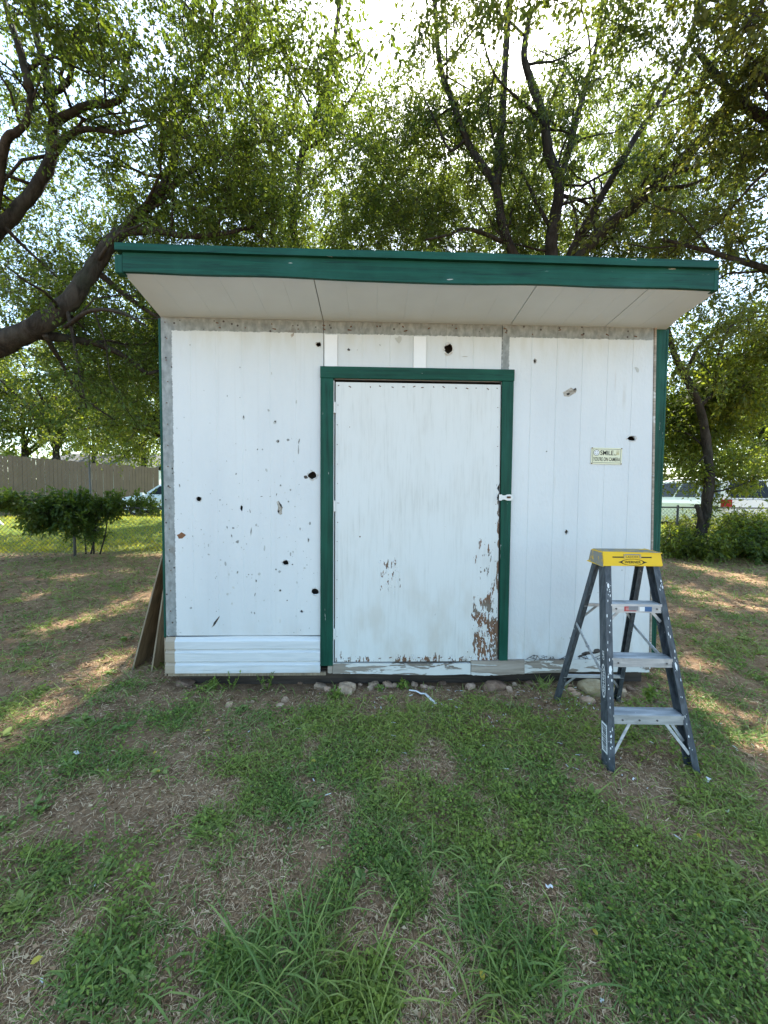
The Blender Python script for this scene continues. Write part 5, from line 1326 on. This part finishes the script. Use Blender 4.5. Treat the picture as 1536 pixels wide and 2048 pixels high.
tuft(1460,1540,60,.20,.10,'arching grass tuft right of step ladder',71,.006)
tuft(1440,1790,90,.24,.10,'long grass tuft at right edge among weeds',72,.0065)
tuft(1150,1690,50,.18,.08,'grass tuft in thick weeds below step ladder',73,.0065)
tuft(800,1700,36,.17,.05,'grass tuft in middle of yard beside bare patch',74,.007)
tuft(1440,1300,130,.24,.13,'loose long grass in shade right of step ladder',75,.008)
tuft(610,1640,36,.15,.06,'small grass tuft left of middle below door',76,.006)
def weed(px, py, h, label, seed, nl=14, leaf=.04):
    g_ = np.random.default_rng(seed); c = gnd(px, py); e = empty('weed', (c[0], min(c[1],-.02), gz1(c[0],c[1])), label, 'weed', 'weeds against the shed foot'); b = np.array(e.location)
    P = []; D = []
    for s_ in range(4):
        d = g_.normal(0,.3,3); d[1] = -abs(d[1])*.4; top = b+np.array((d[0]*h,d[1]*h,h*g_.uniform(.6,1))); mb = MB(); mb.tube([b,(b+top)/2+d*.02,top], [.003,.0024,.0015], 5); mb.build('stem', CLOVER, e)
        for t in g_.uniform(.3,1,nl): P.append(b+(top-b)*t); D.append(g_.normal(0,1,3)+np.array((0,-.3,.1)))
    P = np.array(P); V, F = stamp(LEAF_T, LEAF_F, P, np.array(D), flat(len(P),.4), leaf*g_.uniform(.6,1.2,len(P)), leaf*.45)
    link_mesh('foliage', big_mesh('foliage', V-b, F, CLOVER), e)
weed(425,1372,.10,'leafy weed at foot of white lap boards near left corner',81); weed(475,1356,.16,'thin weed standing before lap boards',82,7,.026)
weed(540,1366,.20,'taller leafy weed before lap boards left of door frame',83,12,.03); weed(805,1366,.09,'small broad-leaved weed below left half of door',84,8,.05)
weed(672,1392,.08,'low weed in soil below left door frame board',85)
weed(1300,1400,.14,'leafy weed behind step ladder at right end of shed',86,16,.05)
# stones along the shed foot
def stone(px, py, w, h, m, label, seed, d=None, group=None):
    g_ = random.Random(seed); c = gnd(px, py+h*.6); dist = 3-(-c[1]-0); dist = c[1]+3.0
    rx, rz = w*dist/FPX/2*.95, h*dist/FPX/2*.9; ry = (d or (rx+rz)/2)
    bm = bmesh.new(); bmesh.ops.create_icosphere(bm, subdivisions=2, radius=1)
    V = np.array([v.co[:] for v in bm.verts]); nn = fbm(V*1.1+seed*3.1, seed, 2)
    for v, q in zip(bm.verts, nn):
        f = .55+.9*q; pl_ = max(1.0, max(abs(v.co.x)*1.18, abs(v.co.y)*1.18, abs(v.co.z*.9+v.co.x*.35)*1.3)); f /= pl_; v.co = Vector((v.co.x*rx*f, v.co.y*ry*f, max(v.co.z, -.55)*rz*f*1.1))
    me = bpy.data.meshes.new('stone'); bm.to_mesh(me); bm.free(); me.materials.append(m)
    o = link_mesh('stone', me, None, (c[0], c[1], gz1(c[0],c[1])+rz*.22)); o.rotation_euler = (0,0,g_.uniform(-.3,.3))
    return tag(o, label, 'stone', group or 'stones along the shed foot')
sm_l = 'small stone lying in bare soil along shed foot'
for i, (px, py, w, h, m, lb) in enumerate([
 (693,1358,44,30,ST1,'large whitish stone below left door frame board'),(640,1357,32,18,ST1,'flat pale stone left of large whitish stone below frame board'),(655,1364,16,16,ST3,'pinkish stone tight between two pale stones below frame board'),
 (748,1355,26,18,ST1,'angular pale stone under left part of door'),(741,1366,16,12,ST1,'small whitish stone in soil before angular pale stone'),(776,1354,26,18,ST3,'tan stone under door right of angular pale one'),(790,1359,14,12,ST1,'small whitish stone right of tan stone under door'),
 (829,1358,18,12,ST3,'little tan stone under middle of door'),(848,1366,16,9,ST3,'flat pinkish sliver of stone below middle of door'),(862,1369,18,8,ST1,'thin whitish sliver of stone by white paper strip'),(941,1358,26,20,ST3,'rounded pinkish stone under door near right frame board'),(990,1358,60,26,ST2,'broad brown stone under right door frame board'),
 (1019,1371,16,16,ST3,'small tan stone beside broad brown stone'),(1030,1362,14,10,ST1,'small whitish stone right of broad brown stone'),(1192,1358,84,40,ST4,'large yellowish block under shed behind step ladder'),(1150,1385,24,14,ST3,'pinkish stone left of flat tan slab behind ladder'),(1176,1393,36,20,ST3,'flat tan slab lying beside left legs of step ladder'),
 (1163,1392,14,18,ST1,'small upright pale stone against flat tan slab'),(1143,1378,20,14,ST3,'pinkish stone by left rear ladder foot'),(1244,1372,22,26,ST1,'whitish stone behind right legs of step ladder'),(1262,1368,20,16,ST2,'brown stone between rear legs of ladder'),(570,1389,16,13,ST1,'cream stone lying out in soil below lap boards'),(458,1398,17,15,ST3,'pinkish stone lying out in soil near left corner of shed'),
 (372,1356,46,16,ST2,'brown rock under left corner of shed'),(505,1394,9,7,ST1,'pebble lying out in soil between two pale stones at left'),(530,1357,18,12,ST2,'brown stone under lap boards'),(560,1402,18,8,ST1,'flat whitish chip of stone before cream stone'),(600,1352,20,10,ST2,'brown stone under right end of lap boards'),(885,1355,22,10,ST2,'brown stone in dark hollow under door'),(720,1358,12,10,ST3,'small pinkish stone right of large whitish stone'),(1060,1360,20,12,ST2,'brown stone under shed right of door'),(1090,1365,16,10,ST1,'small whitish stone by grass at left ladder foot'),(447,1422,9,7,ST1,'pebble farthest out in soil at left'),(1318,1398,24,14,ST2,'brown stone at right end of shed behind ladder')]):
    stone(px, py, w, h, m, lb or sm_l, 100+i, group=None if lb else 'small stones along the shed foot')
# litter: paper, fallen leaves
mb = MB(); pts = [gnd(*q, .02) for q in ((818,1378),(832,1381),(842,1384),(850,1383),(856,1391),(864,1402),(872,1410))]
rows = []
for i, q in enumerate(pts):
    a = pts[max(i-1,0)]; b = pts[min(i+1,len(pts)-1)]; t = unit(b-a); s_ = np.array((-t[1],t[0],0))*(.004+.006*i/6); zz = np.array((0,0,.006*math.sin(i*1.7)+gz1(q[0],q[1])))
    rows.append([q-s_+zz, q+s_+zz+np.array((0,0,.004)), q+s_+zz+np.array((0,0,.0052)), q-s_+zz+np.array((0,0,.0012))])
mb.loft(rows); c = pts[3]; tag(mb.build('paper_strip', WHITEP, None, origin=(c[0],c[1],0)), 'curled white strip of paper on soil below door', 'paper scrap')
def scrap(px, py, w, label, seed):
    g_ = random.Random(seed); c = gnd(px, py); a = g_.uniform(-.6,.6); W2 = w*(c[1]+3)/FPX; mb = MB(); z0 = gz1(c[0],c[1])+.018
    rows = []
    for i in range(4):
        u = (i/3-.5)*W2; zz = z0+.006*math.sin(i*2.1+seed); o_ = np.array((c[0]+u*math.cos(a), c[1]+u*math.sin(a), zz)); s_ = np.array((-math.sin(a),math.cos(a),0))*W2*.22*g_.uniform(.7,1.2)
        rows.append([o_-s_, o_+s_, o_+s_+np.array((0,0,.001)), o_-s_+np.array((0,0,.001))])
    mb.loft(rows); tag(mb.build('paper_scrap', WHITEP, None, origin=(c[0],c[1],0)), label, 'paper scrap')
scrap(155,1506,15,'small white paper scrap on weeds in left foreground',1); scrap(1414,1568,18,'white paper scrap on soil right of step ladder',2); scrap(1098,1785,14,'crumpled pale scrap in middle of weeds right of centre',3)
scrap(985,1461,9,'tiny white scrap on grass before right half of door',4); scrap(1268,1568,7,'tiny white scrap on soil between ladder feet',5); scrap(1204,2000,10,'tiny white scrap at bottom edge right of middle',6); scrap(85,1962,10,'tiny white scrap near lower left corner',7); scrap(1453,1630,9,'thin white scrap on soil at right edge',8)
for i, (px, py, yl) in enumerate([(410,1468,'yellow leaf in soil below lap boards at left'),(314,1505,'yellow leaf right of white paper scrap in left foreground'),(312,1547,'pale yellow leaf below another on left side of yard'),(632,1528,'yellow leaf in weeds straight below left door frame board'),(1024,1508,'yellow leaf in weeds below right door frame board'),(1394,1670,'yellow leaf far right of yard among weeds'),(1184,1866,'yellow leaf on bare soil in lower right foreground'),(962,1948,'yellow leaf at bottom right of middle beside long tuft'),(430,1366,'yellow leaf under weed at left corner of shed'),(660,1520,'pale yellow leaf close to yellow leaf below door frame'),(900,1436,'yellow leaf on grass straight before door'),(60,1930,'yellow leaf at lower left corner of yard'),(1420,1497,'yellow leaf right of right front ladder foot')]):
    g_ = np.random.default_rng(i+5); c = gnd(px, py); V, F = stamp(OVAL_T*np.array((1,1,3)), OVAL_F, np.array([(0,0,0.)]), heading(1,(0,.2)), flat(1,.3), np.array([.032]), np.array([.018]))
    tag(link_mesh('fallen_leaf', big_mesh('fallen_leaf', V, F, YLEAF), None, (c[0],c[1],gz1(c[0],c[1])+.022)), yl, 'fallen leaf', 'yellow leaves fallen on the yard')
print('leaves', NL, 'tris', sum(len(o.data.polygons) for o in bpy.data.objects if o.type == 'MESH'))
